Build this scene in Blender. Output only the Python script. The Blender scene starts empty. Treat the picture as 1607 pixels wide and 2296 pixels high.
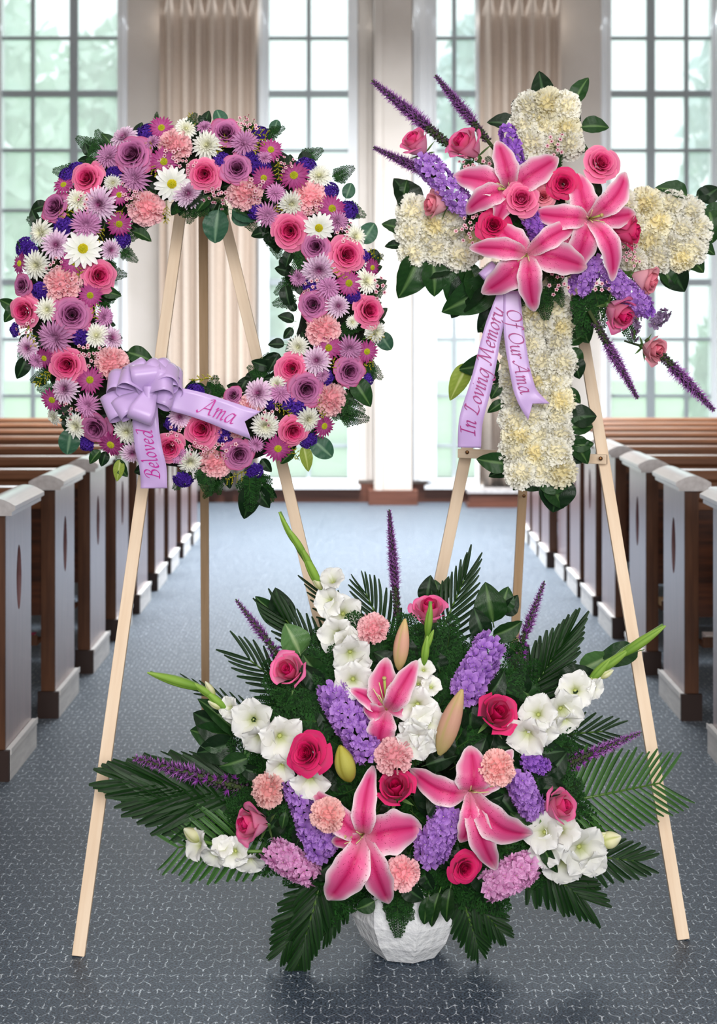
import bpy, math, random
from mathutils import Vector, Matrix, Quaternion
import numpy as np

# ------------------------------------------------------------------ camera, world, light, exposure
S = bpy.context.scene
COL = S.collection
PI = math.pi
FPX, HX, HY, EYE = 3400.0, 801.0, 750.0, 1.52      # focal length in pixels, vanishing point, eye height

def at(px, py, Y):
    """world point seen at pixel (px,py) of the 1607x2296 frame at depth Y"""
    return Vector(((px - HX) / FPX * Y, Y, EYE - (py - HY) / FPX * Y))

cam_d = bpy.data.cameras.new('camera')
cam_d.sensor_fit = 'VERTICAL'
cam_d.sensor_height = 36.0
cam_d.lens = FPX / 2296.0 * 36.0
cam_d.shift_y = -(1148.0 - HY) / 2296.0
cam_d.shift_x = (803.5 - HX) / 2296.0
cam_d.clip_end = 200
cam_d.dof.use_dof = True
cam_d.dof.focus_distance = 3.72
cam_d.dof.aperture_fstop = 4.2
cam = bpy.data.objects.new('camera', cam_d)
COL.objects.link(cam)
cam.location = (0, 0, EYE)
cam.rotation_euler = (PI / 2, 0, 0)
S.camera = cam

W = bpy.data.worlds.new('World'); S.world = W
W.use_nodes = True
bg = W.node_tree.nodes['Background']
bg.inputs['Color'].default_value = (0.93, 0.98, 1.0, 1)
bg.inputs['Strength'].default_value = 1.85

def area(name, loc, rot, sx, sy, power, color=(1, 1, 1), spread=180):
    d = bpy.data.lights.new(name, 'AREA'); d.shape = 'RECTANGLE'
    d.size, d.size_y, d.energy, d.color = sx, sy, power, color
    d.spread = math.radians(spread)
    o = bpy.data.objects.new(name, d); COL.objects.link(o)
    o.location = loc; o.rotation_euler = rot
    return o
# added unseen fill lamps, and window light from the tall windows
area('overhead_fill_light', (0, 2.2, 5.0), (math.radians(-14), 0, 0), 3.0, 2.0, 45, (1, 0.985, 0.965))  # fill added from above, no lamp seen there
area('front_fill_light', (0.6, -2.2, 2.6), (math.radians(80), 0, 0), 4.0, 2.2, 370, (1, 0.985, 0.97))  # softbox added behind the camera to light the flowers, no window there
area('far_floor_fill_light', (0, 11.0, 5.3), (0, 0, 0), 4.0, 3.0, 720, (0.95, 0.98, 1), 95)  # unseen lamp added to brighten the far carpet
area('high_window_light', (0, 13.4, 5.0), (math.radians(-62), 0, 0), 7.0, 1.6, 170, (0.88, 0.95, 1), 150)

S.view_settings.view_transform = 'Standard'
S.view_settings.look = 'None'
S.view_settings.exposure = 0.0
S.view_settings.gamma = 1.0
S.view_settings.use_curve_mapping = False

# ------------------------------------------------------------------ helpers
rnd = random.Random(7)
def lin(c):
    return tuple(((x / 255.0) / 12.92 if x <= 10.3 else (((x / 255.0) + 0.055) / 1.055) ** 2.4) for x in c)
def mix(a, b, t):
    t = max(0.0, min(1.0, t))
    return tuple(a[i] * (1 - t) + b[i] * t for i in range(3))

class MB:
    """collects geometry with one colour per vertex, links it as ONE mesh"""
    def __init__(s):
        s.v, s.f, s.c, s.uv = [], [], [], []
    def vert(s, p, c=(1, 1, 1), uv=(0, 0)):
        s.v.append(tuple(p)); s.c.append(c); s.uv.append(uv)
        return len(s.v) - 1
    def grid(s, nu, nv, fn, cf, closed=False):
        b = len(s.v)
        for j in range(nv):
            for i in range(nu):
                u = i / (nu - 1) * 2 - 1; v = j / (nv - 1)
                s.vert(fn(u, v), cf(u, v), (u, v))
        for j in range(nv - 1):
            for i in range(nu - 1):
                a = b + j * nu + i
                s.f.append((a, a + 1, a + nu + 1, a + nu))
    def box(s, x0, x1, y0, y1, z0, z1, c=(1, 1, 1)):
        b = len(s.v)
        for z in (z0, z1):
            for y in (y0, y1):
                for x in (x0, x1):
                    s.vert((x, y, z), c)
        for q in ((0, 2, 3, 1), (4, 5, 7, 6), (0, 1, 5, 4), (2, 6, 7, 3), (0, 4, 6, 2), (1, 3, 7, 5)):
            s.f.append(tuple(b + k for k in q))
    def tube(s, pts, rad, c=(1, 1, 1), n=6, cap=True):
        pts = [Vector(p) for p in pts]
        b = len(s.v)
        for k, p in enumerate(pts):
            d = (pts[min(k + 1, len(pts) - 1)] - pts[max(k - 1, 0)])
            d = d.normalized() if d.length > 1e-9 else Vector((0, 0, 1))
            a = d.orthogonal().normalized() if k == 0 else (a - d * a.dot(d)).normalized()
            q = d.cross(a)
            r = rad[k] if isinstance(rad, (list, tuple)) else rad
            cc = c[k] if isinstance(c, list) else c
            for i in range(n):
                t = 2 * PI * i / n
                s.vert(p + (a * math.cos(t) + q * math.sin(t)) * r, cc)
        for k in range(len(pts) - 1):
            for i in range(n):
                j = (i + 1) % n
                s.f.append((b + k * n + i, b + k * n + j, b + (k + 1) * n + j, b + (k + 1) * n + i))
        if cap:
            s.f.append(tuple(b + i for i in reversed(range(n))))
            e = b + (len(pts) - 1) * n
            s.f.append(tuple(e + i for i in range(n)))
    def blob(s, p, r, c, flat=1.0):
        b = len(s.v); p = Vector(p)
        for d in ((1, 0, 0), (0, 1, 0), (-1, 0, 0), (0, -1, 0), (0, 0, flat), (0, 0, -flat)):
            s.vert(p + Vector(d) * r, c)
        for q in ((0, 1, 4), (1, 2, 4), (2, 3, 4), (3, 0, 4), (1, 0, 5), (2, 1, 5), (3, 2, 5), (0, 3, 5)):
            s.f.append(tuple(b + k for k in q))
    def add(s, other, M):
        b = len(s.v)
        for p, c, uv in zip(other.v, other.c, other.uv):
            s.v.append(tuple(M @ Vector(p))); s.c.append(c); s.uv.append(uv)
        for f in other.f: s.f.append(tuple(b + k for k in f))
    def mesh(s, name, mat, smooth=True):
        me = bpy.data.meshes.new(name)
        me.from_pydata(s.v, [], s.f)
        if smooth: me.polygons.foreach_set('use_smooth', [True] * len(me.polygons))
        ca = me.color_attributes.new('Col', 'FLOAT_COLOR', 'POINT')
        ca.data.foreach_set('color', [x for c in s.c for x in (c[0], c[1], c[2], 1.0)])
        ul = me.uv_layers.new(name='UVMap')
        li = np.zeros(len(me.loops), dtype=np.int32); me.loops.foreach_get('vertex_index', li)
        uv = np.array(s.uv, dtype=np.float32)[li]
        ul.data.foreach_set('uv', uv.ravel())
        me.materials.append(mat)
        me.update()
        return me

def link(name, data, parent=None, M=None):
    o = bpy.data.objects.new(name, data)
    COL.objects.link(o)
    if parent is not None: o.parent = parent
    if M is not None: o.matrix_local = M
    return o
def thing(name, label, cat, loc=(0, 0, 0), group=None):
    o = link(name, None); o.location = loc
    o['label'] = label; o['category'] = cat
    if group: o['group'] = group
    o.empty_display_size = 0.05
    return o
def rel(root, p): return Vector(p) - root.location

def frame(n, roll=0.0, up=(0, 0, 1)):
    """3x3 with Z = n"""
    n = Vector(n).normalized(); u = Vector(up)
    if abs(n.dot(u)) > 0.97: u = Vector((0, 1, 0))
    x = u.cross(n).normalized(); y = n.cross(x)
    R = Matrix((x, y, n)).transposed()
    return R @ Matrix.Rotation(roll, 3, 'Z')
def place(R, p, s):
    sc = s if isinstance(s, (tuple, list)) else (s, s, s)
    return Matrix.Translation(p) @ R.to_4x4() @ Matrix.Diagonal((sc[0], sc[1], sc[2], 1))
def along(a, b, facing=(0, -1, 0)):
    """frame with local +Y running a->b and +Z roughly towards 'facing'"""
    y = (Vector(b) - Vector(a)).normalized()
    z = Vector(facing); z = (z - y * z.dot(y)).normalized()
    x = y.cross(z)
    return Matrix((x, y, z)).transposed()

# ------------------------------------------------------------------ materials
def new_mat(name):
    m = bpy.data.materials.new(name); m.use_nodes = True
    nt = m.node_tree; nt.nodes.clear()
    out = nt.nodes.new('ShaderNodeOutputMaterial')
    p = nt.nodes.new('ShaderNodeBsdfPrincipled')
    nt.links.new(p.outputs[0], out.inputs[0])
    return m, nt, p, out
def nd(nt, t, **kw):
    n = nt.nodes.new(t)
    for k, v in kw.items():
        if k in n.inputs: n.inputs[k].default_value = v
        else: setattr(n, k, v)
    return n

def petal_mat(name, rough=0.55, transl=0.25, spots=False, bump=0.15, bscale=60, spec=0.3):
    m, nt, p, out = new_mat(name)
    a = nd(nt, 'ShaderNodeAttribute', attribute_name='Col')
    col = a.outputs['Color']
    tc = nd(nt, 'ShaderNodeTexCoord')
    oi = nd(nt, 'ShaderNodeObjectInfo')
    hv = nd(nt, 'ShaderNodeHueSaturation')
    mr = nd(nt, 'ShaderNodeMapRange'); mr.inputs[3].default_value = 0.88; mr.inputs[4].default_value = 1.08
    nt.links.new(oi.outputs['Random'], mr.inputs[0])
    nt.links.new(mr.outputs[0], hv.inputs['Value'])
    nt.links.new(col, hv.inputs['Color']); col = hv.outputs[0]
    if spots:
        uv = nd(nt, 'ShaderNodeMapping'); uv.inputs['Scale'].default_value = (7, 17, 1)
        nt.links.new(tc.outputs['UV'], uv.inputs[0])
        vo = nd(nt, 'ShaderNodeTexVoronoi'); vo.inputs['Scale'].default_value = 1.6
        nt.links.new(uv.outputs[0], vo.inputs['Vector'])
        lt = nd(nt, 'ShaderNodeMath', operation='LESS_THAN'); lt.inputs[1].default_value = 0.2
        nt.links.new(vo.outputs['Distance'], lt.inputs[0])
        sp = nd(nt, 'ShaderNodeSeparateXYZ'); nt.links.new(tc.outputs['UV'], sp.inputs[0])
        m2 = nd(nt, 'ShaderNodeMapRange'); m2.inputs[1].default_value = 0.6; m2.inputs[2].default_value = 0.35
        nt.links.new(sp.outputs['Y'], m2.inputs[0])
        mu = nd(nt, 'ShaderNodeMath', operation='MULTIPLY'); nt.links.new(lt.outputs[0], mu.inputs[0]); nt.links.new(m2.outputs[0], mu.inputs[1])
        mx = nd(nt, 'ShaderNodeMixRGB'); mx.inputs[2].default_value = (*lin((150, 15, 60)), 1)
        nt.links.new(mu.outputs[0], mx.inputs[0]); nt.links.new(col, mx.inputs[1]); col = mx.outputs[0]
    nt.links.new(col, p.inputs['Base Color'])
    p.inputs['Roughness'].default_value = rough
    p.inputs['Specular IOR Level'].default_value = spec
    if bump:
        mp = nd(nt, 'ShaderNodeMapping'); mp.inputs['Scale'].default_value = (6, 1.2, 1)
        nt.links.new(tc.outputs['UV'], mp.inputs[0])
        no = nd(nt, 'ShaderNodeTexNoise'); no.inputs['Scale'].default_value = bscale / 8
        nt.links.new(mp.outputs[0], no.inputs['Vector'])
        bp = nd(nt, 'ShaderNodeBump'); bp.inputs['Strength'].default_value = bump; bp.inputs['Distance'].default_value = 0.003
        nt.links.new(no.outputs[0], bp.inputs['Height']); nt.links.new(bp.outputs[0], p.inputs['Normal'])
    if transl > 0:
        tr = nd(nt, 'ShaderNodeBsdfTranslucent'); nt.links.new(col, tr.inputs[0])
        ms = nd(nt, 'ShaderNodeMixShader'); ms.inputs[0].default_value = transl
        nt.links.new(p.outputs[0], ms.inputs[1]); nt.links.new(tr.outputs[0], ms.inputs[2])
        nt.links.new(ms.outputs[0], out.inputs[0])
    return m
M_PETAL = petal_mat('petal')
M_LILY = petal_mat('lily_petal', rough=0.42, transl=0.2, spots=True, bump=0.25, spec=0.35)
M_LEAF = petal_mat('leaf', rough=0.36, transl=0.10, bump=0.35, bscale=50, spec=0.45)
M_FERN = petal_mat('fern_leaf', rough=0.65, transl=0.1, bump=0, spec=0.15)
M_MATTE = petal_mat('plant_matter', rough=0.85, transl=0.0, bump=0, spec=0.1)

def simple(name, col, rough=0.5, spec=0.5, metal=0.0, coat=0.0):
    m, nt, p, out = new_mat(name)
    p.inputs['Base Color'].default_value = (*lin(col), 1)
    p.inputs['Roughness'].default_value = rough
    p.inputs['Specular IOR Level'].default_value = spec
    p.inputs['Metallic'].default_value = metal
    p.inputs['Coat Weight'].default_value = coat
    return m
def wood(name, c1, c2, rough=0.45, sx=(18, 18, 1.2), coat=0.0, bump=0.05, knots=False, spec=0.4):
    m, nt, p, out = new_mat(name)
    tc = nd(nt, 'ShaderNodeTexCoord'); mp = nd(nt, 'ShaderNodeMapping'); mp.inputs['Scale'].default_value = sx
    nt.links.new(tc.outputs['Object'], mp.inputs[0])
    n = nd(nt, 'ShaderNodeTexNoise'); n.inputs['Scale'].default_value = 3; n.inputs['Detail'].default_value = 5
    nt.links.new(mp.outputs[0], n.inputs['Vector'])
    r = nd(nt, 'ShaderNodeValToRGB')
    r.color_ramp.elements[0].position = 0.3; r.color_ramp.elements[0].color = (*lin(c1), 1)
    r.color_ramp.elements[1].position = 0.7; r.color_ramp.elements[1].color = (*lin(c2), 1)
    nt.links.new(n.outputs[0], r.inputs[0])
    col = r.outputs[0]
    if knots:
        mp2 = nd(nt, 'ShaderNodeMapping'); mp2.inputs['Scale'].default_value = (14, 14, 2.6)
        nt.links.new(tc.outputs['Object'], mp2.inputs[0])
        vo = nd(nt, 'ShaderNodeTexVoronoi'); vo.inputs['Scale'].default_value = 1.0; nt.links.new(mp2.outputs[0], vo.inputs['Vector'])
        mr = nd(nt, 'ShaderNodeMapRange'); mr.inputs[1].default_value = 0.13; mr.inputs[2].default_value = 0.05
        nt.links.new(vo.outputs['Distance'], mr.inputs[0])
        mx = nd(nt, 'ShaderNodeMixRGB'); mx.inputs[2].default_value = (*lin((150, 105, 70)), 1)
        nt.links.new(mr.outputs[0], mx.inputs[0]); nt.links.new(col, mx.inputs[1]); col = mx.outputs[0]
    nt.links.new(col, p.inputs['Base Color'])
    p.inputs['Roughness'].default_value = rough; p.inputs['Coat Weight'].default_value = coat
    p.inputs['Coat Roughness'].default_value = 0.3; p.inputs['Specular IOR Level'].default_value = spec
    b = nd(nt, 'ShaderNodeBump'); b.inputs['Strength'].default_value = bump; b.inputs['Distance'].default_value = 0.002
    nt.links.new(n.outputs[0], b.inputs['Height']); nt.links.new(b.outputs[0], p.inputs['Normal'])
    return m
M_PINE = wood('pine', (226, 198, 168), (240, 218, 192), 0.6, knots=True)
M_PINE2 = wood('tan_pine', (190, 155, 118), (212, 180, 145), 0.6, knots=True)
M_PEW = wood('pew_wood', (48, 22, 10), (92, 48, 24), 0.38, sx=(1.5, 14, 14), spec=0.5)
M_PEWEND = wood('pew_end_window_sheen', (106, 72, 72), (136, 100, 102), 0.3, sx=(14, 14, 1.2), coat=0.8)  # mauve of the window reflection mixed into the brown wood colour
M_PEWEDGE = wood('pew_edge_wood', (66, 38, 22), (98, 62, 40), 0.4, sx=(14, 14, 1.2))
M_PLINTH = wood('plinth_window_sheen', (206, 204, 204), (228, 226, 224), 0.4, sx=(3, 3, 20))  # near-white colour stands for grazing window reflection on the plinth
M_CAP = wood('cap_sky_sheen', (178, 172, 172), (206, 202, 202), 0.22, sx=(14, 1, 14), coat=0.8)  # sky reflection put into the pale base colour
M_BASEB = wood('baseboard_wood', (88, 52, 40), (110, 70, 56), 0.4, sx=(1, 10, 20))
M_PLINTH_EDGE = simple('plinth_edge_wood', (44, 24, 18), 0.6)  # dark brown wood of the plinth's camera-facing edge
M_BRONZE = simple('bolt_bronze', (110, 75, 45), 0.35, metal=0.8)
M_WHITE = simple('white_frame_paint', (232, 235, 238), 0.35)
M_MULL = simple('grey_muntin_paint', (160, 168, 172), 0.5)

def noisy(name, c1, c2, scale, rough=0.8, bump=0.1, detail=4, bdist=0.01):
    m, nt, p, out = new_mat(name)
    tc = nd(nt, 'ShaderNodeTexCoord')
    n = nd(nt, 'ShaderNodeTexNoise'); n.inputs['Scale'].default_value = scale; n.inputs['Detail'].default_value = detail
    nt.links.new(tc.outputs['Object'], n.inputs['Vector'])
    r = nd(nt, 'ShaderNodeValToRGB')
    r.color_ramp.elements[0].position = 0.35; r.color_ramp.elements[0].color = (*lin(c1), 1)
    r.color_ramp.elements[1].position = 0.65; r.color_ramp.elements[1].color = (*lin(c2), 1)
    nt.links.new(n.outputs[0], r.inputs[0]); nt.links.new(r.outputs[0], p.inputs['Base Color'])
    p.inputs['Roughness'].default_value = rough
    b = nd(nt, 'ShaderNodeBump'); b.inputs['Strength'].default_value = bump; b.inputs['Distance'].default_value = bdist
    nt.links.new(n.outputs[0], b.inputs['Height']); nt.links.new(b.outputs[0], p.inputs['Normal'])
    return m
M_WALL = noisy('wall_plaster', (206, 198, 190), (212, 204, 197), 3, 0.85, 0.02)
M_CURTAIN = noisy('curtain_cloth', (202, 186, 172), (210, 194, 180), 60, 0.9, 0.05)
M_FOAM = noisy('gap_shade_foam', (12, 22, 10), (26, 42, 18), 90, 1.0, 1.0)  # floral foam coloured very dark to give shade in gaps between flowers
M_POT = noisy('white_clay', (222, 224, 228), (236, 238, 240), 55, 0.7, 1.0, 8, 0.006)
M_GRASS = noisy('outside_lawn', (170, 205, 160), (200, 225, 190), 2, 0.9, 0.1)

def carpet():
    m, nt, p, out = new_mat('patterned_carpet')
    tc = nd(nt, 'ShaderNodeTexCoord')
    no = nd(nt, 'ShaderNodeTexNoise'); no.inputs['Scale'].default_value = 45; no.inputs['Detail'].default_value = 3
    nt.links.new(tc.outputs['Object'], no.inputs['Vector'])
    mxv = nd(nt, 'ShaderNodeMixRGB', blend_type='ADD'); mxv.inputs[0].default_value = 0.014
    nt.links.new(tc.outputs['Object'], mxv.inputs[1]); nt.links.new(no.outputs['Color'], mxv.inputs[2])
    sp = nd(nt, 'ShaderNodeSeparateXYZ'); nt.links.new(mxv.outputs[0], sp.inputs[0])
    pp = nd(nt, 'ShaderNodeMath', operation='PINGPONG'); pp.inputs[1].default_value = 0.019
    nt.links.new(sp.outputs['X'], pp.inputs[0])
    ad = nd(nt, 'ShaderNodeMath', operation='MULTIPLY_ADD'); ad.inputs[1].default_value = 0.95
    nt.links.new(pp.outputs[0], ad.inputs[0]); nt.links.new(sp.outputs['Y'], ad.inputs[2])
    cb = nd(nt, 'ShaderNodeCombineXYZ'); nt.links.new(sp.outputs['X'], cb.inputs[0]); nt.links.new(ad.outputs[0], cb.inputs[1])
    vo = nd(nt, 'ShaderNodeTexBrick'); vo.inputs['Scale'].default_value = 1.0
    vo.inputs['Brick Width'].default_value = 0.038; vo.inputs['Row Height'].default_value = 0.042
    vo.inputs['Mortar Size'].default_value = 0.0019; vo.inputs['Mortar Smooth'].default_value = 0.5
    nt.links.new(cb.outputs[0], vo.inputs['Vector'])
    ln = vo; ln_out = vo.outputs['Fac']
    n2 = nd(nt, 'ShaderNodeTexNoise'); n2.inputs['Scale'].default_value = 75; n2.inputs['Detail'].default_value = 2
    nt.links.new(tc.outputs['Object'], n2.inputs['Vector'])
    g = nd(nt, 'ShaderNodeMapRange'); g.inputs[1].default_value = 0.44; g.inputs[2].default_value = 0.62
    nt.links.new(n2.outputs[0], g.inputs[0])
    mu = nd(nt, 'ShaderNodeMath', operation='MULTIPLY'); nt.links.new(ln_out, mu.inputs[0]); nt.links.new(g.outputs[0], mu.inputs[1])
    n3 = nd(nt, 'ShaderNodeTexNoise'); n3.inputs['Scale'].default_value = 200; n3.inputs['Detail'].default_value = 2
    nt.links.new(tc.outputs['Object'], n3.inputs['Vector'])
    r = nd(nt, 'ShaderNodeValToRGB')
    r.color_ramp.elements[0].position = 0.38; r.color_ramp.elements[0].color = (*lin((22, 28, 38)), 1)
    r.color_ramp.elements[1].position = 0.64; r.color_ramp.elements[1].color = (*lin((80, 95, 112)), 1)
    nt.links.new(n3.outputs[0], r.inputs[0])
    mx = nd(nt, 'ShaderNodeMixRGB'); mx.inputs[2].default_value = (*lin((205, 214, 222)), 1)
    nt.links.new(mu.outputs[0], mx.inputs[0]); nt.links.new(r.outputs[0], mx.inputs[1])
    nt.links.new(mx.outputs[0], p.inputs['Base Color'])
    p.inputs['Roughness'].default_value = 0.55
    p.inputs['Specular IOR Level'].default_value = 0.35
    p.inputs['Coat Weight'].default_value = 0.15
    p.inputs['Coat Roughness'].default_value = 0.45
    p.inputs['Sheen Weight'].default_value = 1.0
    p.inputs['Sheen Tint'].default_value = (0.85, 0.93, 1, 1)
    p.inputs['Coat Tint'].default_value = (0.9, 0.96, 1, 1)
    p.inputs['Sheen Roughness'].default_value = 0.2
    b = nd(nt, 'ShaderNodeBump'); b.inputs['Strength'].default_value = 0.25; b.inputs['Distance'].default_value = 0.003
    nt.links.new(n3.outputs[0], b.inputs['Height']); nt.links.new(b.outputs[0], p.inputs['Normal'])
    return m
M_CARPET = carpet()
def glass():
    m, nt, p, out = new_mat('window_glass')
    nt.nodes.remove(p)
    t = nd(nt, 'ShaderNodeBsdfTransparent'); t.inputs[0].default_value = (0.97, 0.99, 1, 1)
    g = nd(nt, 'ShaderNodeBsdfGlossy'); g.inputs['Roughness'].default_value = 0.05
    d = nd(nt, 'ShaderNodeBsdfTranslucent'); d.inputs[0].default_value = (0.95, 0.98, 0.98, 1)  # whitish film in the pane imitates bright haze outside
    a = nd(nt, 'ShaderNodeMixShader'); a.inputs[0].default_value = 0.05
    b = nd(nt, 'ShaderNodeMixShader'); b.inputs[0].default_value = 0.35
    nt.links.new(t.outputs[0], b.inputs[1]); nt.links.new(d.outputs[0], b.inputs[2])
    nt.links.new(b.outputs[0], a.inputs[1]); nt.links.new(g.outputs[0], a.inputs[2])
    nt.links.new(a.outputs[0], out.inputs[0])
    return m
M_GLASS = glass()
def satin():
    m, nt, p, out = new_mat('lilac_satin')
    p.inputs['Base Color'].default_value = (*lin((212, 180, 234)), 1)
    p.inputs['Roughness'].default_value = 0.36
    p.inputs['Specular IOR Level'].default_value = 0.6
    p.inputs['Sheen Weight'].default_value = 0.3
    tr = nd(nt, 'ShaderNodeBsdfTranslucent'); tr.inputs[0].default_value = (*lin((205, 172, 230)), 1)
    ms = nd(nt, 'ShaderNodeMixShader'); ms.inputs[0].default_value = 0.15
    nt.links.new(p.outputs[0], ms.inputs[1]); nt.links.new(tr.outputs[0], ms.inputs[2]); nt.links.new(ms.outputs[0], out.inputs[0])
    return m
M_SATIN = satin()
M_INK = simple('magenta_lettering', (192, 30, 150), 0.5)
M_INK2 = simple('plum_lettering', (160, 28, 120), 0.5)

# ------------------------------------------------------------------ the room
BW = 13.8                                            # depth of the back wall
def bx_(px): return (px - HX) / FPX * BW
def bz_(py): return EYE - (py - HY) / FPX * BW
TOP = 5.6
def struct(name, me, parent=None, M=None, kind=True):
    o = link(name, me, parent, M)
    if kind and parent is None: o['kind'] = 'structure'
    return o
b = MB(); b.box(-5.6, 5.6, -4.0, BW + 0.12, -0.06, 0.0)
struct('floor', b.mesh('floor', M_CARPET, False))
b = MB(); b.box(-5.6, 5.6, -4.0, BW + 0.12, TOP, TOP + 0.1)
struct('ceiling', b.mesh('ceiling', M_WALL, False))
b = MB(); b.box(-5.7, -5.6, -4.0, BW + 0.12, 0, TOP); struct('wall_left', b.mesh('wall_left', M_WALL, False))
b = MB(); b.box(5.6, 5.7, -4.0, BW + 0.12, 0, TOP); struct('wall_right', b.mesh('wall_right', M_WALL, False))
b = MB(); b.box(-5.7, 5.7, -4.1, -4.0, 0, TOP); struct('wall_front', b.mesh('wall_front', M_WALL, False))

# windows: (x0, x1, vertical bars [(x, thick)], sill y)
ROWS = [(-545, 0), (-418, 1), (-291, 0), (-166, 1), (-41, 0), (85, 0), (210, 1), (337, 0), (472, 0), (633, 1), (761, 0), (888, 0), (1000, 0)]
WIN = [(2, 268, [(73, 0), (165, 1)], 1072), (600, 783, [(692, 0)], 1072), (975, 1068, [(1018, 0)], 1072), (1365, 1596, [(1459, 1), (1539, 0)], 1072)]
holes = []
for (x0, x1, vb, sy) in WIN: holes.append((bx_(x0), bx_(x1), bz_(sy), TOP - 0.35))
xs = sorted({-5.6, 5.6} | {h[0] for h in holes} | {h[1] for h in holes})
zs = sorted({0, TOP} | {h[2] for h in holes} | {h[3] for h in holes})
b = MB()
for i in range(len(xs) - 1):
    for j in range(len(zs) - 1):
        cx, cz = (xs[i] + xs[i + 1]) / 2, (zs[j] + zs[j + 1]) / 2
        if any(h[0] < cx < h[1] and h[2] < cz < h[3] for h in holes): continue
        b.box(xs[i], xs[i + 1], BW, BW + 0.12, zs[j], zs[j + 1])
struct('wall_back', b.mesh('wall_back', M_WALL, False))

for k, (x0, x1, vb, sy) in enumerate(WIN):
    X0, X1, Z0, Z1 = bx_(x0), bx_(x1), bz_(sy), TOP - 0.35
    root = link('window_%d' % (k + 1), None); root.location = ((X0 + X1) / 2, BW, Z0); root['kind'] = 'structure'
    L = root.location
    b = MB(); w = 0.075
    for q in ((X0 - w, X0 + 0.012, Z0 - w, Z1 + w), (X1 - 0.012, X1 + w, Z0 - w, Z1 + w)):
        b.box(q[0] - L.x, q[1] - L.x, -0.05, 0.10, q[2] - L.z, q[3] - L.z)
    b.box(X0 - L.x, X1 - L.x, -0.05, 0.10, -w, 0.0)
    b.box(X0 - L.x, X1 - L.x, -0.05, 0.10, Z1 - L.z, Z1 + w - L.z)
    link('window_frame', b.mesh('window_frame', M_WHITE, False), root)
    b = MB(); b.box(X0 - 0.1 - L.x, X1 + 0.1 - L.x, -0.11, -0.051, -0.09, -0.055)
    link('window_sill', b.mesh('window_sill', M_WHITE, False), root)
    for (vx, th) in vb:
        t = 0.036 if th else 0.017
        b = MB(); b.box(bx_(vx) - t - L.x, bx_(vx) + t - L.x, 0.0, 0.045, 0, Z1 - L.z)
        link('muntin', b.mesh('muntin', M_MULL, False), root)
    rows = [r for r in ROWS if Z0 < bz_(r[0]) < Z1 and not (k == 2 and False)]
    for (ry, th) in rows:
        t = 0.028 if th else 0.014
        b = MB(); b.box(X0 - L.x, X1 - L.x, 0.004, 0.041, bz_(ry) - t - L.z, bz_(ry) + t - L.z)
        link('muntin', b.mesh('muntin', M_MULL, False), root)
    cx = [X0] + [bx_(v[0]) for v in vb] + [X1]
    cz = sorted([Z0, Z1] + [bz_(r[0]) for r in rows])
    for i in range(len(cx) - 1):
        for j in range(len(cz) - 1):
            b = MB(); b.box(cx[i] + .005 - L.x, cx[i + 1] - .005 - L.x, 0.02, 0.025, cz[j] + .005 - L.z, cz[j + 1] - .005 - L.z)
            link('pane', b.mesh('pane', M_GLASS, False), root)

# white jamb trims beside the glass and the middle pilaster
def jamb(n, p0, p1, y0, zt=None, zb=0.2, mat=M_WHITE):
    b = MB(); X0, X1 = bx_(p0), bx_(p1)
    b.box(X0, X1, BW - y0, BW - 0.001, zb, TOP)
    b.box(X0 + (X1 - X0) * .3, X1 - (X1 - X0) * .3, BW - y0 - .025, BW - y0 - .0005, zb, TOP)
    struct(n, b.mesh(n, mat, False))
jamb('trim_1', 580, 594, 0.09); jamb('trim_2', 790, 836, 0.03, mat=M_WALL); jamb('trim_3', 925, 968, 0.10)
jamb('trim_4', 273, 282, 0.06); jamb('trim_5', 1352, 1360, 0.06); jamb('trim_6', 1601, 1620, 0.12)
b = MB(); b.box(bx_(838), bx_(921), BW - 0.26, BW - 0.001, 0.13, TOP)
b.box(bx_(843), bx_(856), BW - 0.285, BW - 0.261, 0.13, TOP)
struct('trim_7', b.mesh('trim_7', M_WALL, False))
b = MB()
b.box(-5.6, bx_(838) - .002, BW - 0.05, BW - 0.001, 0, 0.15)
b.box(bx_(838) - .05, bx_(921) + .05, BW - 0.30, BW - 0.051, 0, 0.128)
b.box(bx_(921) + .002, 5.6, BW - 0.05, BW - 0.001, 0, 0.15)
b.box(-5.6, 5.6, BW - 0.045, BW - 0.003, 0.15, 0.165)
struct('baseboard_back', b.mesh('baseboard_back', M_BASEB, False))

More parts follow.
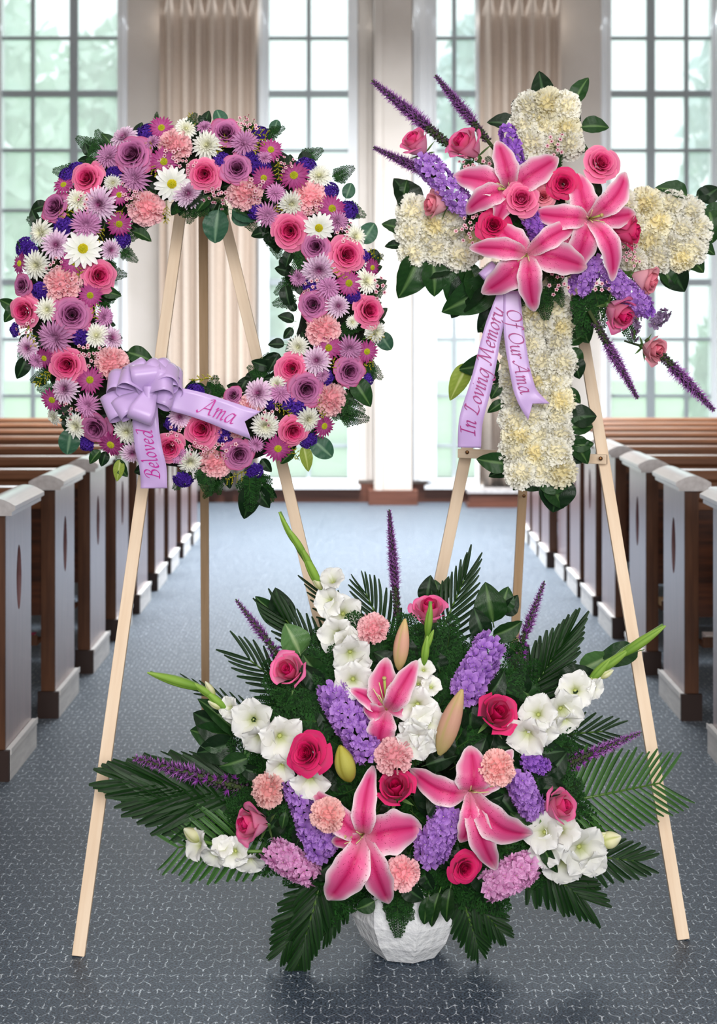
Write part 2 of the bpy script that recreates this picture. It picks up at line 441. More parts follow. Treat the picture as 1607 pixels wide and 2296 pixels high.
# curtains
def curtain(p0, p1, label, seed, zb=0.12):
    X0, X1 = bx_(p0), bx_(p1)
    r = random.Random(seed)
    n = max(40, int((X1 - X0) / 0.011))
    per = 0.128
    ph = [r.uniform(-.5, .5) for _ in range(20)]
    root = thing('curtain', label, 'curtain', ((X0 + X1) / 2, BW - 0.14, zb))
    def f(u, v, off=0.0):
        x = X0 + (X1 - X0) * (u + 1) / 2
        q = (x - X0) / per * 2 * PI
        k = ph[int((x - X0) / per) % 20]
        d = 0.06 * math.sin(q + 0.5 * math.sin(q * .37 + k)) + 0.012 * math.sin(2.3 * q)
        return (x - root.location.x, d * (1 - .15 * v) + off, v * (TOP - 0.3 - zb))
    b = MB()
    b.grid(n, 6, lambda u, v: f(u, v), lambda u, v: (1, 1, 1))
    m = len(b.v)
    b.grid(n, 6, lambda u, v: f(u, v, .006), lambda u, v: (1, 1, 1))
    for i in range(n - 1):
        b.f.append((i, m + i, m + i + 1, i + 1))
    for j in range(5):
        b.f.append((j * n, (j + 1) * n, m + (j + 1) * n, m + j * n))
        b.f.append((j * n + n - 1, m + j * n + n - 1, m + (j + 1) * n + n - 1, (j + 1) * n + n - 1))
    link('pleated_cloth', b.mesh('curtain', M_CURTAIN), root)
    b = MB(); b.tube([((X0 - root.location.x) - .1, 0, TOP - .27 - zb), ((X1 - root.location.x) + .1, 0, TOP - .27 - zb)], .018, n=10)
    link('curtain_rod', b.mesh('curtain_rod', M_BRONZE), root)
curtain(362, 576, 'beige pleated curtain hanging behind the round flower wreath', 1)
curtain(1072, 1252, 'beige pleated curtain hanging behind the white carnation cross', 2)

# low wooden bench under the window behind the cross easel
root = thing('bench', 'low brown wooden bench against the back wall under the narrow window', 'bench', (bx_(1105), BW - .37, 0))
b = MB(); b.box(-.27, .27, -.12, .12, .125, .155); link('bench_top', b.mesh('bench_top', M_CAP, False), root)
b = MB(); b.box(-.25, .25, -.105, .105, .03, .1249); link('bench_box', b.mesh('bench_box', M_BASEB, False), root)
b = MB(); b.box(-.27, .27, -.12, .12, 0, .0299); link('bench_plinth', b.mesh('bench_plinth', M_BASEB, False), root)

# ------------------------------------------------------------------ outside
b = MB(); b.box(-30, 30, BW + 0.13, 60, -0.5, -0.3); struct('ground', b.mesh('ground', M_GRASS, False))
def tree(x, y, h, r, label, col, seed, z0=-0.3):
    rr = random.Random(seed)
    root = thing('tree', label, 'tree', (x, y, z0), 'trees outside the windows')
    b = MB(); b.tube([(0, 0, 0), (.1, 0, h * .5), (0.05, .1, h * .8)], [.16, .12, .05], lin((120, 115, 105)), 8)
    link('trunk', b.mesh('trunk', M_MATTE), root)
    b = MB()
    for k in range(1500):
        d = Vector((rr.gauss(0, 1), rr.gauss(0, 1), rr.gauss(0, 1))).normalized() * r * rr.uniform(.35, 1) ** .6
        p = Vector((d.x, d.y, h * .62 + d.z * 1.35))
        s = rr.uniform(.1, .24); c = mix(lin(col[0]), lin(col[1]), rr.random())
        a1 = Vector((rr.gauss(0, 1), rr.gauss(0, 1), rr.gauss(0, 1))).normalized() * s
        a2 = a1.orthogonal().normalized() * s * .7
        i = [b.vert(p - a1, c), b.vert(p + a2, c), b.vert(p + a1, c), b.vert(p - a2, c)]
        b.f.append(tuple(i))
    link('crown', b.mesh('crown', M_MATTE, False), root)
HAZE_GREEN = ((150, 188, 165), (214, 234, 220)); HAZE_BLUE = ((168, 200, 202), (222, 238, 240))  # foliage colours paled to carry the overexposed haze
tree(-5.2, 19.5, 6.8, 1.7, 'pale green tree seen through the window behind the dark pews on the wreath side', HAZE_GREEN, 1)
tree(-3.9, 25.5, 8.2, 1.5, 'tall pale green tree seen through the wreath side window', HAZE_GREEN, 2)
tree(-8.8, 23.5, 7.5, 1.8, 'broad pale green tree beyond the outer edge of the wreath side window', HAZE_GREEN, 3)
tree(6.2, 21.5, 7.4, 1.6, 'pale blue-green tree seen through the window beyond the cross', HAZE_BLUE, 4)
tree(2.6, 26.0, 9.5, 1.3, 'slim pale tree seen through the narrow window between the easels', HAZE_BLUE, 5)
tree(-0.9, 26.0, 3.6, 1.4, 'low pale green tree seen through the window inside the wreath hole', HAZE_GREEN, 6)
tree(4.6, 17.2, 2.0, .8, 'low pale green bush-like tree beyond the cross side pews', HAZE_GREEN, 7)

# ------------------------------------------------------------------ pews
PH = 0.965
def ring_panel(w, h, t, oz, oh, ow):
    """pew end with a pointed oval slot; local x = thickness 0..t (aisle face x=0), y = 0..w (towards back wall), z 0..h"""
    N = 32; b = MB()
    outer, inner = [], []
    cy, cz = w / 2, oz
    for i in range(N):
        a = 2 * PI * i / N
        iy = cy + ow * math.copysign(abs(math.cos(a)) ** 1.0, math.cos(a)); iz = cz + oh * math.copysign(abs(math.sin(a)) ** 1.25, math.sin(a))
        inner.append((iy, iz))
        c, s = math.cos(a), math.sin(a)
        k = min((w / 2) / max(abs(c), 1e-6), ((h - cz) if s > 0 else cz) / max(abs(s), 1e-6))
        outer.append((cy + k * c, cz + k * s))
    # snap four corners
    for (yy, zz) in ((0, 0), (w, 0), (w, h), (0, h)):
        j = min(range(N), key=lambda q: (outer[q][0] - yy) ** 2 + (outer[q][1] - zz) ** 2)
        outer[j] = (yy, zz)
    def ringv(pts, x): return [b.vert((x, p[0], p[1])) for p in pts]
    A = ringv(outer, 0); B = ringv(inner, 0); C = ringv(inner, t * .55); D = ringv(outer, t)
    for i in range(N):
        j = (i + 1) % N
        b.f.append((A[i], A[j], B[j], B[i])); b.f.append((B[i], B[j], C[j], C[i])); b.f.append((A[j], A[i], D[i], D[j]))
    b.f.append(tuple(C)); b.f.append(tuple(reversed(D)))
    return b
def profile_box(path, y0, y1, b):
    """extrude an (x,z) outline along y"""
    n = len(path); i0 = [b.vert((p[0], y0, p[1])) for p in path]; i1 = [b.vert((p[0], y1, p[1])) for p in path]
    for i in range(n):
        j = (i + 1) % n; b.f.append((i0[i], i0[j], i1[j], i1[i]))
    b.f.append(tuple(reversed(i0))); b.f.append(tuple(i1))
PW, PT = 0.40, 0.055
def pew_meshes():
    d = {}
    b = ring_panel(PW, PH - 0.06, PT, 0.66, 0.115, 0.04); d['end_panel'] = b.mesh('end_panel', M_PEWEND, False)
    b = MB(); b.box(0.0, PT, -0.012, -0.0005, 0.0, PH - .06); d['edge_strip'] = b.mesh('edge_strip', M_PEWEDGE, False)
    N = 14; path = [(-.03, 0), (-.03, .012), (-.042, .02), (-.042, .032)] + [(-.042 + (PT + .084) * k / N, .034 + .026 * math.sin(PI * k / N)) for k in range(N + 1)] + [(PT + .042, .032), (PT + .042, .02), (PT + .03, .012), (PT + .03, 0)]
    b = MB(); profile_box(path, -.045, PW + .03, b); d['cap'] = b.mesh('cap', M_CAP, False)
    b = MB(); b.box(-.018, -.001, -.012, PW + .012, 0, .105); b.box(-.022, -.0185, -.014, PW + .014, .088, .108); d['plinth_sheen'] = b.mesh('plinth_sheen', M_PLINTH, False)  # aisle face of the plinth, window reflection painted in as pale colour
    b = MB(); b.box(-.017, PT + .01, -.03, -.0125, 0, .105); d['plinth'] = b.mesh('plinth', M_PLINTH_EDGE, False)
    b = MB(); LN = 3.3
    b.box(PT, PT + LN, .02, .045, .40, PH - .14)
    for k in range(6):
        b.box(PT + .1 + k * .55, PT + .14 + k * .55, .012, .0199, .42, PH - .16)
    d['backrest'] = b.mesh('backrest', M_PEW, False)
    path = [(0.0, 0), (0.0, .03), (-.012, .045), (-.012, .07), (.0, .085), (.03, .09), (.06, .085), (.07, .07), (.07, .045), (.06, .03), (.06, 0)]
    b = MB()
    n = len(path); i0 = [b.vert((PT, p[0], p[1])) for p in path]; i1 = [b.vert((PT + LN, p[0], p[1])) for p in path]
    for i in range(n):
        j = (i + 1) % n; b.f.append((i0[j], i0[i], i1[i], i1[j]))
    b.f.append(tuple(i0)); b.f.append(tuple(reversed(i1)))
    d['top_rail'] = b.mesh('top_rail', M_CAPR, False)
    b = MB(); b.box(PT, PT + LN, .05, PW + .03, .40, .44); d['seat'] = b.mesh('seat', M_PEW, False)
    b = MB(); b.box(PT, PT + LN, -.075, .0195, .30, .315); b.box(PT, PT + LN, -.085, -.0755, .30, .34); d['book_shelf'] = b.mesh('book_shelf', M_PEWEDGE, False)
    return d
M_CAPR = wood('rail_wood', (96, 60, 38), (128, 84, 56), 0.25, sx=(1, 14, 14), coat=0.7)
PM = pew_meshes()
def pew(x, yfar, side, label):
    y = yfar - PW
    sx = side                                # +1: pew runs to +x, -1: mirrored
    root = thing('church_pew', label, 'pew', (x, y, 0), 'dark wooden church pews')
    Mx = Matrix.Diagonal((sx, 1, 1, 1))
    e = link('end_panel', PM['end_panel'], root, Mx)
    link('edge_strip', PM['edge_strip'], e)
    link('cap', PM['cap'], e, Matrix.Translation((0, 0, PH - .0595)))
    link('plinth_sheen', PM['plinth_sheen'], e)
    link('plinth', PM['plinth'], e)
    bk = link('backrest', PM['backrest'], root, Mx)
    link('top_rail', PM['top_rail'], bk, Matrix.Translation((0, .005, PH - .139)))
    link('seat', PM['seat'], root, Mx)
    link('book_shelf', PM['book_shelf'], root, Mx)
    e2 = link('end_panel', PM['end_panel'], root, Matrix.Translation((sx * (PT * 2 + 3.3), 0, 0)) @ Matrix.Diagonal((-sx, 1, 1, 1)))
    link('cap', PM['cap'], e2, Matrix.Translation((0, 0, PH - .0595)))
    return root
ORD = ['frontmost', 'second', 'third', 'fourth', 'fifth', 'sixth', 'seventh', 'eighth', 'ninth', 'tenth', 'eleventh']
LP = [5.58, 6.43, 7.22, 7.95, 8.67, 9.41, 10.05, 10.74, 11.36]
RP = [5.50, 6.39, 7.19, 8.0, 8.62, 9.20, 9.76, 10.30, 10.84, 11.4]
for i, y in enumerate(LP):
    pew(-1.20, y, -1, 'dark church pew with slotted end panel, %s from the camera behind the wreath easel' % ORD[i])
for i, y in enumerate(RP):
    pew(1.29 if i < 7 else 1.25, y, 1, 'dark church pew with slotted end panel, %s from the camera behind the cross easel' % ORD[i])
# hymn books lying on the shelves under the backrests
def book(x, y, z, w, d, h, rz, col, label):
    root = thing('hymn_book', label, 'book', (x, y, z)); root.rotation_euler = (0, 0, rz)
    cm = simple('book_cover', col, .6)
    b = MB(); b.box(-w / 2, w / 2, -d / 2, d / 2, 0, .003); b.box(-w / 2, w / 2, -d / 2, d / 2, h - .003, h); b.box(-w / 2, -w / 2 + .003, -d / 2, d / 2, .003, h - .003)
    link('cover', b.mesh('cover', cm, False), root)
    b = MB(); b.box(-w / 2 + .004, w / 2 - .004, -d / 2 + .004, d / 2 - .004, .0032, h - .0032)
    link('pages', b.mesh('pages', simple('paper', (225, 220, 210), .8), False), root)
book(-1.34, 5.9925, .3165, .13, .07, .02, .0, (150, 50, 80), 'dark red hymn book on the shelf of the second pew behind the wreath easel')
book(1.42, 5.9525, .3165, .12, .07, .03, .0, (215, 205, 205), 'white hymn book on the shelf of the second pew behind the cross easel')
book(1.41, 6.7525, .3165, .13, .07, .03, .0, (190, 160, 120), 'tan hymn book on the shelf of the third pew behind the cross easel')

# ------------------------------------------------------------------ flower kit: unit meshes (radius 1, facing +Z), shared between copies
CACHE = {}
def C_(*c): return lin(c)
ROSE_COL = {                       # inner base, inner rim, outer base, outer rim
    'hot':   (C_(196, 8, 78), C_(226, 20, 104), C_(244, 120, 172), C_(232, 34, 112)),
    'coral': (C_(206, 24, 96), C_(236, 64, 136), C_(250, 150, 188), C_(248, 124, 174)),
    'lav':   (C_(124, 48, 96), C_(184, 104, 160), C_(216, 136, 192), C_(220, 136, 188)),
    'blush': (C_(232, 96, 126), C_(240, 128, 150), C_(248, 200, 208), C_(244, 156, 176)),
    'duo':   (C_(210, 10, 92), C_(232, 26, 116), C_(253, 190, 216), C_(248, 128, 184)),
}
def rose_meshes(col, style, var):
    """style 'open' seen from above, 'bud' tall cup seen from the side"""
    key = ('rose', col, style, var)
    if key in CACHE: return CACHE[key]
    rr = random.Random(var * 17 + len(col) + (5 if style == 'bud' else 0))
    ib, ir, ob, orr = ROSE_COL[col]
    out = []
    tall = 1.25 if style == 'bud' else 0.8
    # rolled heart
    b = MB(); n = 56; turns = 3.2
    for k in range(n):
        t = k / (n - 1); a = t * turns * 2 * PI
        r = .004 + .20 * t; z1 = tall * (1.0 - .10 * t) + .015 * math.sin(a * 2.3)
        c0 = mix(ib, (0, 0, 0), .15); c1 = mix(ir, orr, .25 * t)
        b.vert((r * .8 * math.cos(a), r * .8 * math.sin(a), z1 - .30), c0)
        b.vert((r * math.cos(a), r * math.sin(a), z1 - .07), mix(c0, c1, .6))
        b.vert((r * 1.1 * math.cos(a), r * 1.1 * math.sin(a), z1), c1)
        if k:
            q = (k - 1) * 3
            b.f += [(q, q + 3, q + 4, q + 1), (q + 1, q + 4, q + 5, q + 2)]
    out.append(('heart', b.mesh('rose_heart', M_PETAL)))
    NP = 20 if style == 'open' else 13
    R = .66 if style == 'open' else .50
    ang = rr.uniform(0, 6)
    for i in range(NP):
        t = (i + .5) / NP
        ang += 2.4 + rr.uniform(-.25, .25)
        half = 1.05 - .30 * t
        rm = .25 + R * t; rb = .06 + .16 * t
        h = tall * (1.0 - (.66 if style == 'open' else .22) * t ** 1.25)
        flare = (.05 + .16 * t ** 1.5); curl = .05 + .12 * t
        ph = rr.uniform(0, 6); lean = rr.uniform(-.05, .05)
        def fn(u, v, ang=ang, half=half, rm=rm, rb=rb, h=h, flare=flare, curl=curl, ph=ph, t=t, lean=lean):
            a = ang + u * half * (.5 + .5 * math.sin(min(1, v * 1.3) * PI / 2))
            vv = v * (1 - .22 * abs(u) ** 2.4)
            pt = .10 * math.exp(-(u / .3) ** 2) * t * v ** 5
            if style == 'open':
                r = rb + (rm - rb) * vv ** .55 + (flare + pt) * max(0, v - .72) * 3.2 * (.5 + .5 * t)
            else:
                r = rb + (rm - rb) * math.sin(min(1, vv * 1.25) * PI / 2) ** .8 - .12 * (1 - t) * vv ** 3 + (flare + pt) * (.8 + .5 * (rr.random() < 0)) * v ** 7 * (1 if t > .45 else .25)
            r += .10 * abs(u) ** 3 * v * (-.3 + .5 * t)
            z = (h + lean) * (1 - (1 - vv) ** 1.6) - curl * max(0, v - .72) * 2.6 * t + .03 * t * math.sin(4 * u + ph) * v * v
            r += .022 * math.sin(5 * u + ph) * v ** 3 * (.3 + t)
            return (r * math.cos(a), r * math.sin(a), z)
        def cf(u, v, t=t):
            k = max(0, min(1, (v - .58) / .40)); k = k * k * (3 - 2 * k)
            if style == 'bud' and t > .5: k = .35 + .65 * k
            ci = mix(mix(ib, (0, 0, 0), .08), ir, k); co = mix(mix(ob, ib, .55) if style == 'open' else ob, orr, k)
            c = mix(ci, co, max(0, (t - .1) / .75))
            e = max(0, (v - .88) / .12)
            if col == 'lav': c = mix(c, C_(204, 30, 96), e * max(0, t - .55) * 1.8)
            if col in ('hot', 'duo'): c = mix(c, C_(236, 60, 130), e * .35)
            if col in ('coral', 'blush'): c = mix(c, C_(252, 184, 196), e * .6 * t)
            return c
        b = MB(); b.grid(9, 10, fn, cf)
        out.append(('petal', b.mesh('rose_petal', M_PETAL)))
    if style == 'bud':
        b = MB()
        for k in range(5):
            a0 = 2 * PI * k / 5
            b.grid(3, 5, lambda u, v: ((.12 + .5 * v ** .7 + .25 * v ** 3) * math.cos(a0 + u * .35 * (1 - v)), (.12 + .5 * v ** .7 + .25 * v ** 3) * math.sin(a0 + u * .35 * (1 - v)), -.08 + .12 * v), lambda u, v: mix(C_(60, 98, 44), C_(112, 150, 84), v))
        b.tube([(0, 0, 0), (0, 0, -.22), (.03, 0, -.4), (.05, .02, -1.5)], [.17, .17, .075, .06], C_(72, 108, 48), 7)
        out.append(('calyx', b.mesh('rose_calyx', M_LEAF)))
    CACHE[key] = out
    return out

CARN = {'pink': (C_(248, 164, 176), C_(255, 208, 212)), 'peach': (C_(248, 168, 168), C_(255, 210, 206)),
        'white': (C_(246, 238, 204), C_(253, 252, 244)), 'cream': (C_(244, 230, 176), C_(253, 249, 226))}
def carnation_mesh(col, var):
    key = ('carn', col, var)
    if key in CACHE: return CACHE[key]
    rr = random.Random(100 + var * 7)
    cb, cr = CARN[col]; b = MB(); N = 66
    b.grid(13, 7, lambda u, v: (.62 * math.cos(u * PI) * math.sin(v * PI / 2), .62 * math.sin(u * PI) * math.sin(v * PI / 2), .5 * math.cos(v * PI / 2)), lambda u, v: cb)
    for k in range(N):
        f = (k + .5) / N
        el = math.acos(1 - f * 1.12); az = k * 2.39996 + rr.uniform(-.2, .2)
        d = Vector((math.sin(el) * math.cos(az), math.sin(el) * math.sin(az), math.cos(el) * .72))
        L = d.length * rr.uniform(.9, 1.06); d.normalize()
        s = d.cross(Vector((rr.uniform(-1, 1), rr.uniform(-1, 1), rr.uniform(-1, 1)))).normalized()
        n = d.cross(s); w = rr.uniform(.24, .38); ph = rr.uniform(0, 6); am = rr.uniform(.05, .085); fr = rr.uniform(5, 8)
        def fn(u, v):
            l = L * (.35 + .65 * v) * (1 - .10 * u * u * v) + (.022 * (1 if int(round((u + 1) * 5)) % 2 else -1) if v > .95 else 0)
            return d * l + s * (u * w * v ** .7) + n * (am * math.sin(u * fr + ph) * v ** 1.5)
        def cf(u, v):
            return mix(cb, cr, (v - .4) * 2.4)
        b.grid(11, 4, fn, cf)
    m = b.mesh('carnation', M_PETAL)
    CACHE[key] = m
    return m

def blade(b, L, w, el, az, tip, curl, c0, c1, r0=.08, z0=0, groove=.15, nv=5):
    """one ray floret; el = elevation of its axis above the flower plane"""
    ca, sa = math.cos(az), math.sin(az)
    def fn(u, v):
        r = r0 + (L - r0) * v
        e = el + curl * v
        rad = r0 + (L - r0) * v * math.cos(e); z = z0 + (L - r0) * v * math.sin(e)
        ww = w * (math.sin(PI * min(1, .12 + .80 * v ** .8)) ** .6 if tip == 'round' else (1 - v ** 2.5) * (.45 + .9 * v))
        if v > .99: ww = w * (.28 if tip == 'round' else .04)
        x, y = rad, u * ww
        z += (u * u) * groove * ww * 2
        return (x * ca - y * sa, x * sa + y * ca, z)
    b.grid(3, nv, fn, lambda u, v: mix(c0, c1, v))
def daisy_meshes(col, var):
    """single-row daisy with a button: 'white', 'magenta'"""
    key = ('daisy', col, var)
    if key in CACHE: return CACHE[key]
    rr = random.Random(200 + var)
    c0, c1, cd = {'white': (C_(226, 228, 214), C_(250, 250, 250), C_(206, 190, 30)), 'magenta': (C_(196, 96, 160), C_(160, 28, 112), C_(168, 172, 40))}[col]
    n = 17 if col == 'white' else 22
    b = MB()
    for k in range(n):
        az = 2 * PI * k / n + rr.uniform(-.06, .06)
        blade(b, rr.uniform(.9, 1.04), .155 if col == 'white' else .125, rr.uniform(.02, .16), az, 'round' if col == 'white' else 'point', rr.uniform(-.25, -.05), c0, mix(c1, c0, rr.uniform(0, .15)), .14, nv=6)
    for k in range(n // 2 + 2):
        az = 2 * PI * (k + .5) / (n // 2 + 2) + rr.uniform(-.1, .1)
        blade(b, rr.uniform(.75, .92), .135 if col == 'white' else .11, rr.uniform(.2, .35), az, 'round' if col == 'white' else 'point', rr.uniform(-.35, -.1), c0, mix(c1, c0, .1), .14, z0=.02)
    out = [('petals', b.mesh('daisy_petals', M_PETAL))]
    b = MB()
    b.grid(13, 5, lambda u, v: ((1 - v) * .25 * math.cos(u * PI), (1 - v) * .25 * math.sin(u * PI), .06 + .12 * (1 - (1 - v) ** 2)), lambda u, v: mix(cd, C_(110, 140, 20), v))
    for k in range(60):
        a = k * 2.4; r = .24 * math.sqrt(k / 60)
        b.blob((r * math.cos(a), r * math.sin(a), .08 + .12 * (1 - (r / .25) ** 2)), .03, mix(cd, C_(226, 214, 60), rr.random()))
    out.append(('flower_disc', b.mesh('flower_disc', M_MATTE)))
    CACHE[key] = out
    return out
def mum_mesh(col, var):
    """full chrysanthemum: 'white','lavender','pale' (dark eye)"""
    key = ('mum', col, var)
    if key in CACHE: return CACHE[key]
    rr = random.Random(300 + var)
    base, tipc, eye = {'white': (C_(240, 240, 216), C_(252, 252, 250), C_(240, 238, 190)),
                       'lavender': (C_(176, 88, 150), C_(226, 166, 212), C_(220, 168, 208)),
                       'pale': (C_(214, 160, 206), C_(250, 232, 248), C_(170, 60, 136))}[col]
    tip = 'point' if col == 'lavender' else 'round'
    b = MB()
    for (n, L, el, w, t) in ((22, 1.0, .05, .105, 0), (20, .9, .22, .10, .1), (18, .78, .42, .095, .2), (16, .64, .62, .085, .35), (14, .50, .85, .07, .55), (12, .38, 1.05, .06, .75), (9, .28, 1.3, .05, 1)):
        if col == 'pale' and n <= 10: w *= .7
        for k in range(n):
            az = 2 * PI * (k + rr.uniform(-.2, .2)) / n + n
            c1 = mix(tipc, eye, t * (.9 if col == 'pale' else .5)); c0 = mix(base, eye, t)
            blade(b, L * rr.uniform(.88, 1.06), w, el + rr.uniform(-.08, .08), az, tip, rr.uniform(.0, .3) * (1 if t > .2 else -1) * .8, c0, c1, .05, z0=.02 + .05 * t, groove=.6)
    b.grid(9, 4, lambda u, v: (.30 * math.cos(u * PI) * math.sin(v * PI / 2), .30 * math.sin(u * PI) * math.sin(v * PI / 2), .04 + .14 * math.cos(v * PI / 2)), lambda u, v: mix(eye, base, .4))
    if col == 'pale':
        for k in range(14):
            a = k * 2.4; r = .09 * math.sqrt(k / 14.); b.blob((r * math.cos(a), r * math.sin(a), .16), .035, C_(128, 28, 84))
    m = b.mesh('mum', M_PETAL)
    CACHE[key] = m
    return m

def floret(b, M, c0, c1, rr, layers=2):
    for l in range(layers):
        n = 4 if l == 0 else 3; L = 1.0 - .35 * l; el = .15 + .55 * l
        for k in range(n):
            az = 2 * PI * k / n + rr.uniform(-.2, .2) + l
            ca, sa = math.cos(az), math.sin(az)
            i0 = len(b.v)
            for (v, ws) in ((0, (.05, 0, -.05)), (.55, (.42, 0, -.42)), (.95, (.4, 0, -.4))):
                for q, w in enumerate(ws):
                    x = L * v * math.cos(el) * (1 if q != 1 else (1.07 if v > .9 else 1)); y = w * L; z = L * v * math.sin(el) + (.10 * math.sin(q * 3 + k) if v > .5 else 0) + (-.08 if q == 1 else 0)
                    b.vert(M @ Vector((x * ca - y * sa, x * sa + y * ca, z)), mix(c0, c1, v))
            for j in range(2):
                for q in range(2):
                    a = i0 + j * 3 + q; b.f.append((a, a + 1, a + 4, a + 3))
def floret_mesh(col, var):
    key = ('floret', col, var)
    if key in CACHE: return CACHE[key]
    rr = random.Random(400 + var)
    c0, c1 = {'purple': (C_(146, 82, 190), C_(200, 150, 230)), 'pink': (C_(206, 110, 180), C_(242, 188, 230)), 'violet': (C_(118, 60, 176), C_(178, 118, 222)), 'dusty': (C_(100, 70, 110), C_(156, 134, 168))}[col]
    b = MB(); floret(b, Matrix.Identity(4), c0, c1, rr, 3)
    b.blob((0, 0, .12), .09, C_(230, 220, 190))
    m = b.mesh('floret', M_PETAL); CACHE[key] = m
    return m
def statice_mesh(var):
    key = ('stat', var)
    if key in CACHE: return CACHE[key]
    rr = random.Random(500 + var); b = MB()
    b.blob((0, 0, 0), .72, C_(30, 14, 72), .6)
    for k in range(34):
        f = (k + .5) / 34; el = math.acos(1 - f * .95); az = k * 2.4
        d = Vector((math.sin(el) * math.cos(az), math.sin(el) * math.sin(az), math.cos(el) * .6)) * rr.uniform(.7, .95)
        M = Matrix.Translation(d) @ frame(d + Vector((0, 0, .3))).to_4x4() @ Matrix.Rotation(rr.uniform(0, 6), 4, 'Z') @ Matrix.Scale(.29, 4)
        floret(b, M, C_(36, 14, 84), mix(C_(64, 32, 136), C_(96, 58, 176), rr.random()), rr, 2)
    for k in range(5):
        a = k * 1.3; b.tube([(0, 0, -.5), (.5 * math.cos(a), .5 * math.sin(a), .2)], .05, C_(70, 100, 50), 4)
    m = b.mesh('statice', M_MATTE); CACHE[key] = m
    return m
def wax_mesh(var):
    key = ('wax', var)
    if key in CACHE: return CACHE[key]
    rr = random.Random(600 + var); b = MB()
    for k in range(9):
        a = k * 2.4 + rr.uniform(-.5, .5); r = .9 * math.sqrt((k + .3) / 9) * rr.uniform(.8, 1.1)
        p = Vector((r * math.cos(a), r * math.sin(a), rr.uniform(0, .35)))
        b.tube([(0, 0, -.5), p * .6 + Vector((0, 0, -.2)), p], .022, C_(96, 110, 62), 4)
        n = frame(Vector((p.x * .6, p.y * .6, 1)) + Vector((rr.uniform(-.4, .4), rr.uniform(-.4, .4), 0)))
        for q in range(5):
            az = q * 1.2566; dd = n @ Vector((math.cos(az), math.sin(az), .15)); ss = n @ Vector((-math.sin(az), math.cos(az), 0))
            i = [b.vert(p, C_(180, 60, 100)), b.vert(p + dd * .11 + ss * .07, C_(240, 196, 206)), b.vert(p + dd * .18, C_(244, 214, 220)), b.vert(p + dd * .11 - ss * .07, C_(240, 196, 206))]
            b.f.append(tuple(i))
        b.blob(p + n @ Vector((0, 0, .04)), .055, C_(138, 26, 62))
    m = b.mesh('waxflower', M_MATTE); CACHE[key] = m
    return m
def golden_mesh(var):
    """plume of goldenrod along +Y, length 2 centred"""
    key = ('gold', var)
    if key in CACHE: return CACHE[key]
    rr = random.Random(700 + var); b = MB()
    b.tube([(0, -1.2, -.2), (0, -.2, 0), (.05, 1, 0)], .03, C_(90, 110, 40), 4)
    for k in range(9):
        y = -.8 + k * .21; L = .5 * (1 - abs(k - 3.5) / 6.5); sd = 1 if k % 2 else -1
        e = Vector((sd * L, y + .28, rr.uniform(-.1, .35)))
        b.tube([(0, y, 0), e], .018, C_(110, 130, 45), 4)
        for q in range(10):
            p = Vector((0, y, 0)).lerp(e, (q + 1) / 10) + Vector((rr.uniform(-.06, .06), rr.uniform(-.06, .06), rr.uniform(-.02, .1)))
            b.blob(p, rr.uniform(.035, .06), mix(C_(150, 142, 32), C_(204, 190, 58), rr.random()))
    m = b.mesh('goldenrod', M_MATTE); CACHE[key] = m
    return m

def leaf_mesh(kind):
    """unit leaf along +Y from the origin, length 1, upper face +Z"""
    if ('leaf', kind) in CACHE: return CACHE[('leaf', kind)]
    dark, mid, rib, w, bend, fold, rnd_ = {
        'salal': (C_(20, 52, 20), C_(44, 88, 38), C_(96, 132, 70), .33, .22, .25, False),
        'dark': (C_(10, 32, 14), C_(26, 58, 28), C_(60, 96, 54), .33, .25, .3, False),
        'round': (C_(34, 76, 56), C_(70, 116, 88), C_(128, 162, 130), .42, .12, .12, True),
        'light': (C_(74, 118, 62), C_(104, 148, 84), C_(170, 196, 140), .34, .2, .25, False),
        'long': (C_(16, 44, 16), C_(38, 78, 28), C_(80, 120, 52), .14, .35, .4, False),
        'pale': (C_(128, 152, 52), C_(176, 192, 92), C_(200, 210, 130), .26, .2, .3, False)}[kind]
    b = MB()
    def fn(u, v):
        ww = w * (math.sin(PI * v ** (.72 if not rnd_ else .9)) ** (.75 if not rnd_ else .55))
        if v > .97: ww = 0.004
        return (u * ww, v, bend * v * (1 - v) * 1.6 - .10 * v * v + abs(u) * ww * fold * 2 + .018 * math.sin(v * 24 + abs(u) * 3) * abs(u))
    def cf(u, v):
        c = mix(mid, dark, .25 + .5 * abs(math.sin((v * 8 - abs(u) * 1.6) * PI)) ** .5)
        return mix(c, rib, max(0, 1 - abs(u) * 7) * .8)
    b.grid(11, 17, fn, cf)
    m0 = len(b.v)
    b.tube([(0, -.14, -.03), (0, 0, 0), (0, .1, .02)], [.014, .014, .008], rib, 5)
    m = b.mesh('leaf', M_LEAF); CACHE[('leaf', kind)] = m
    return m
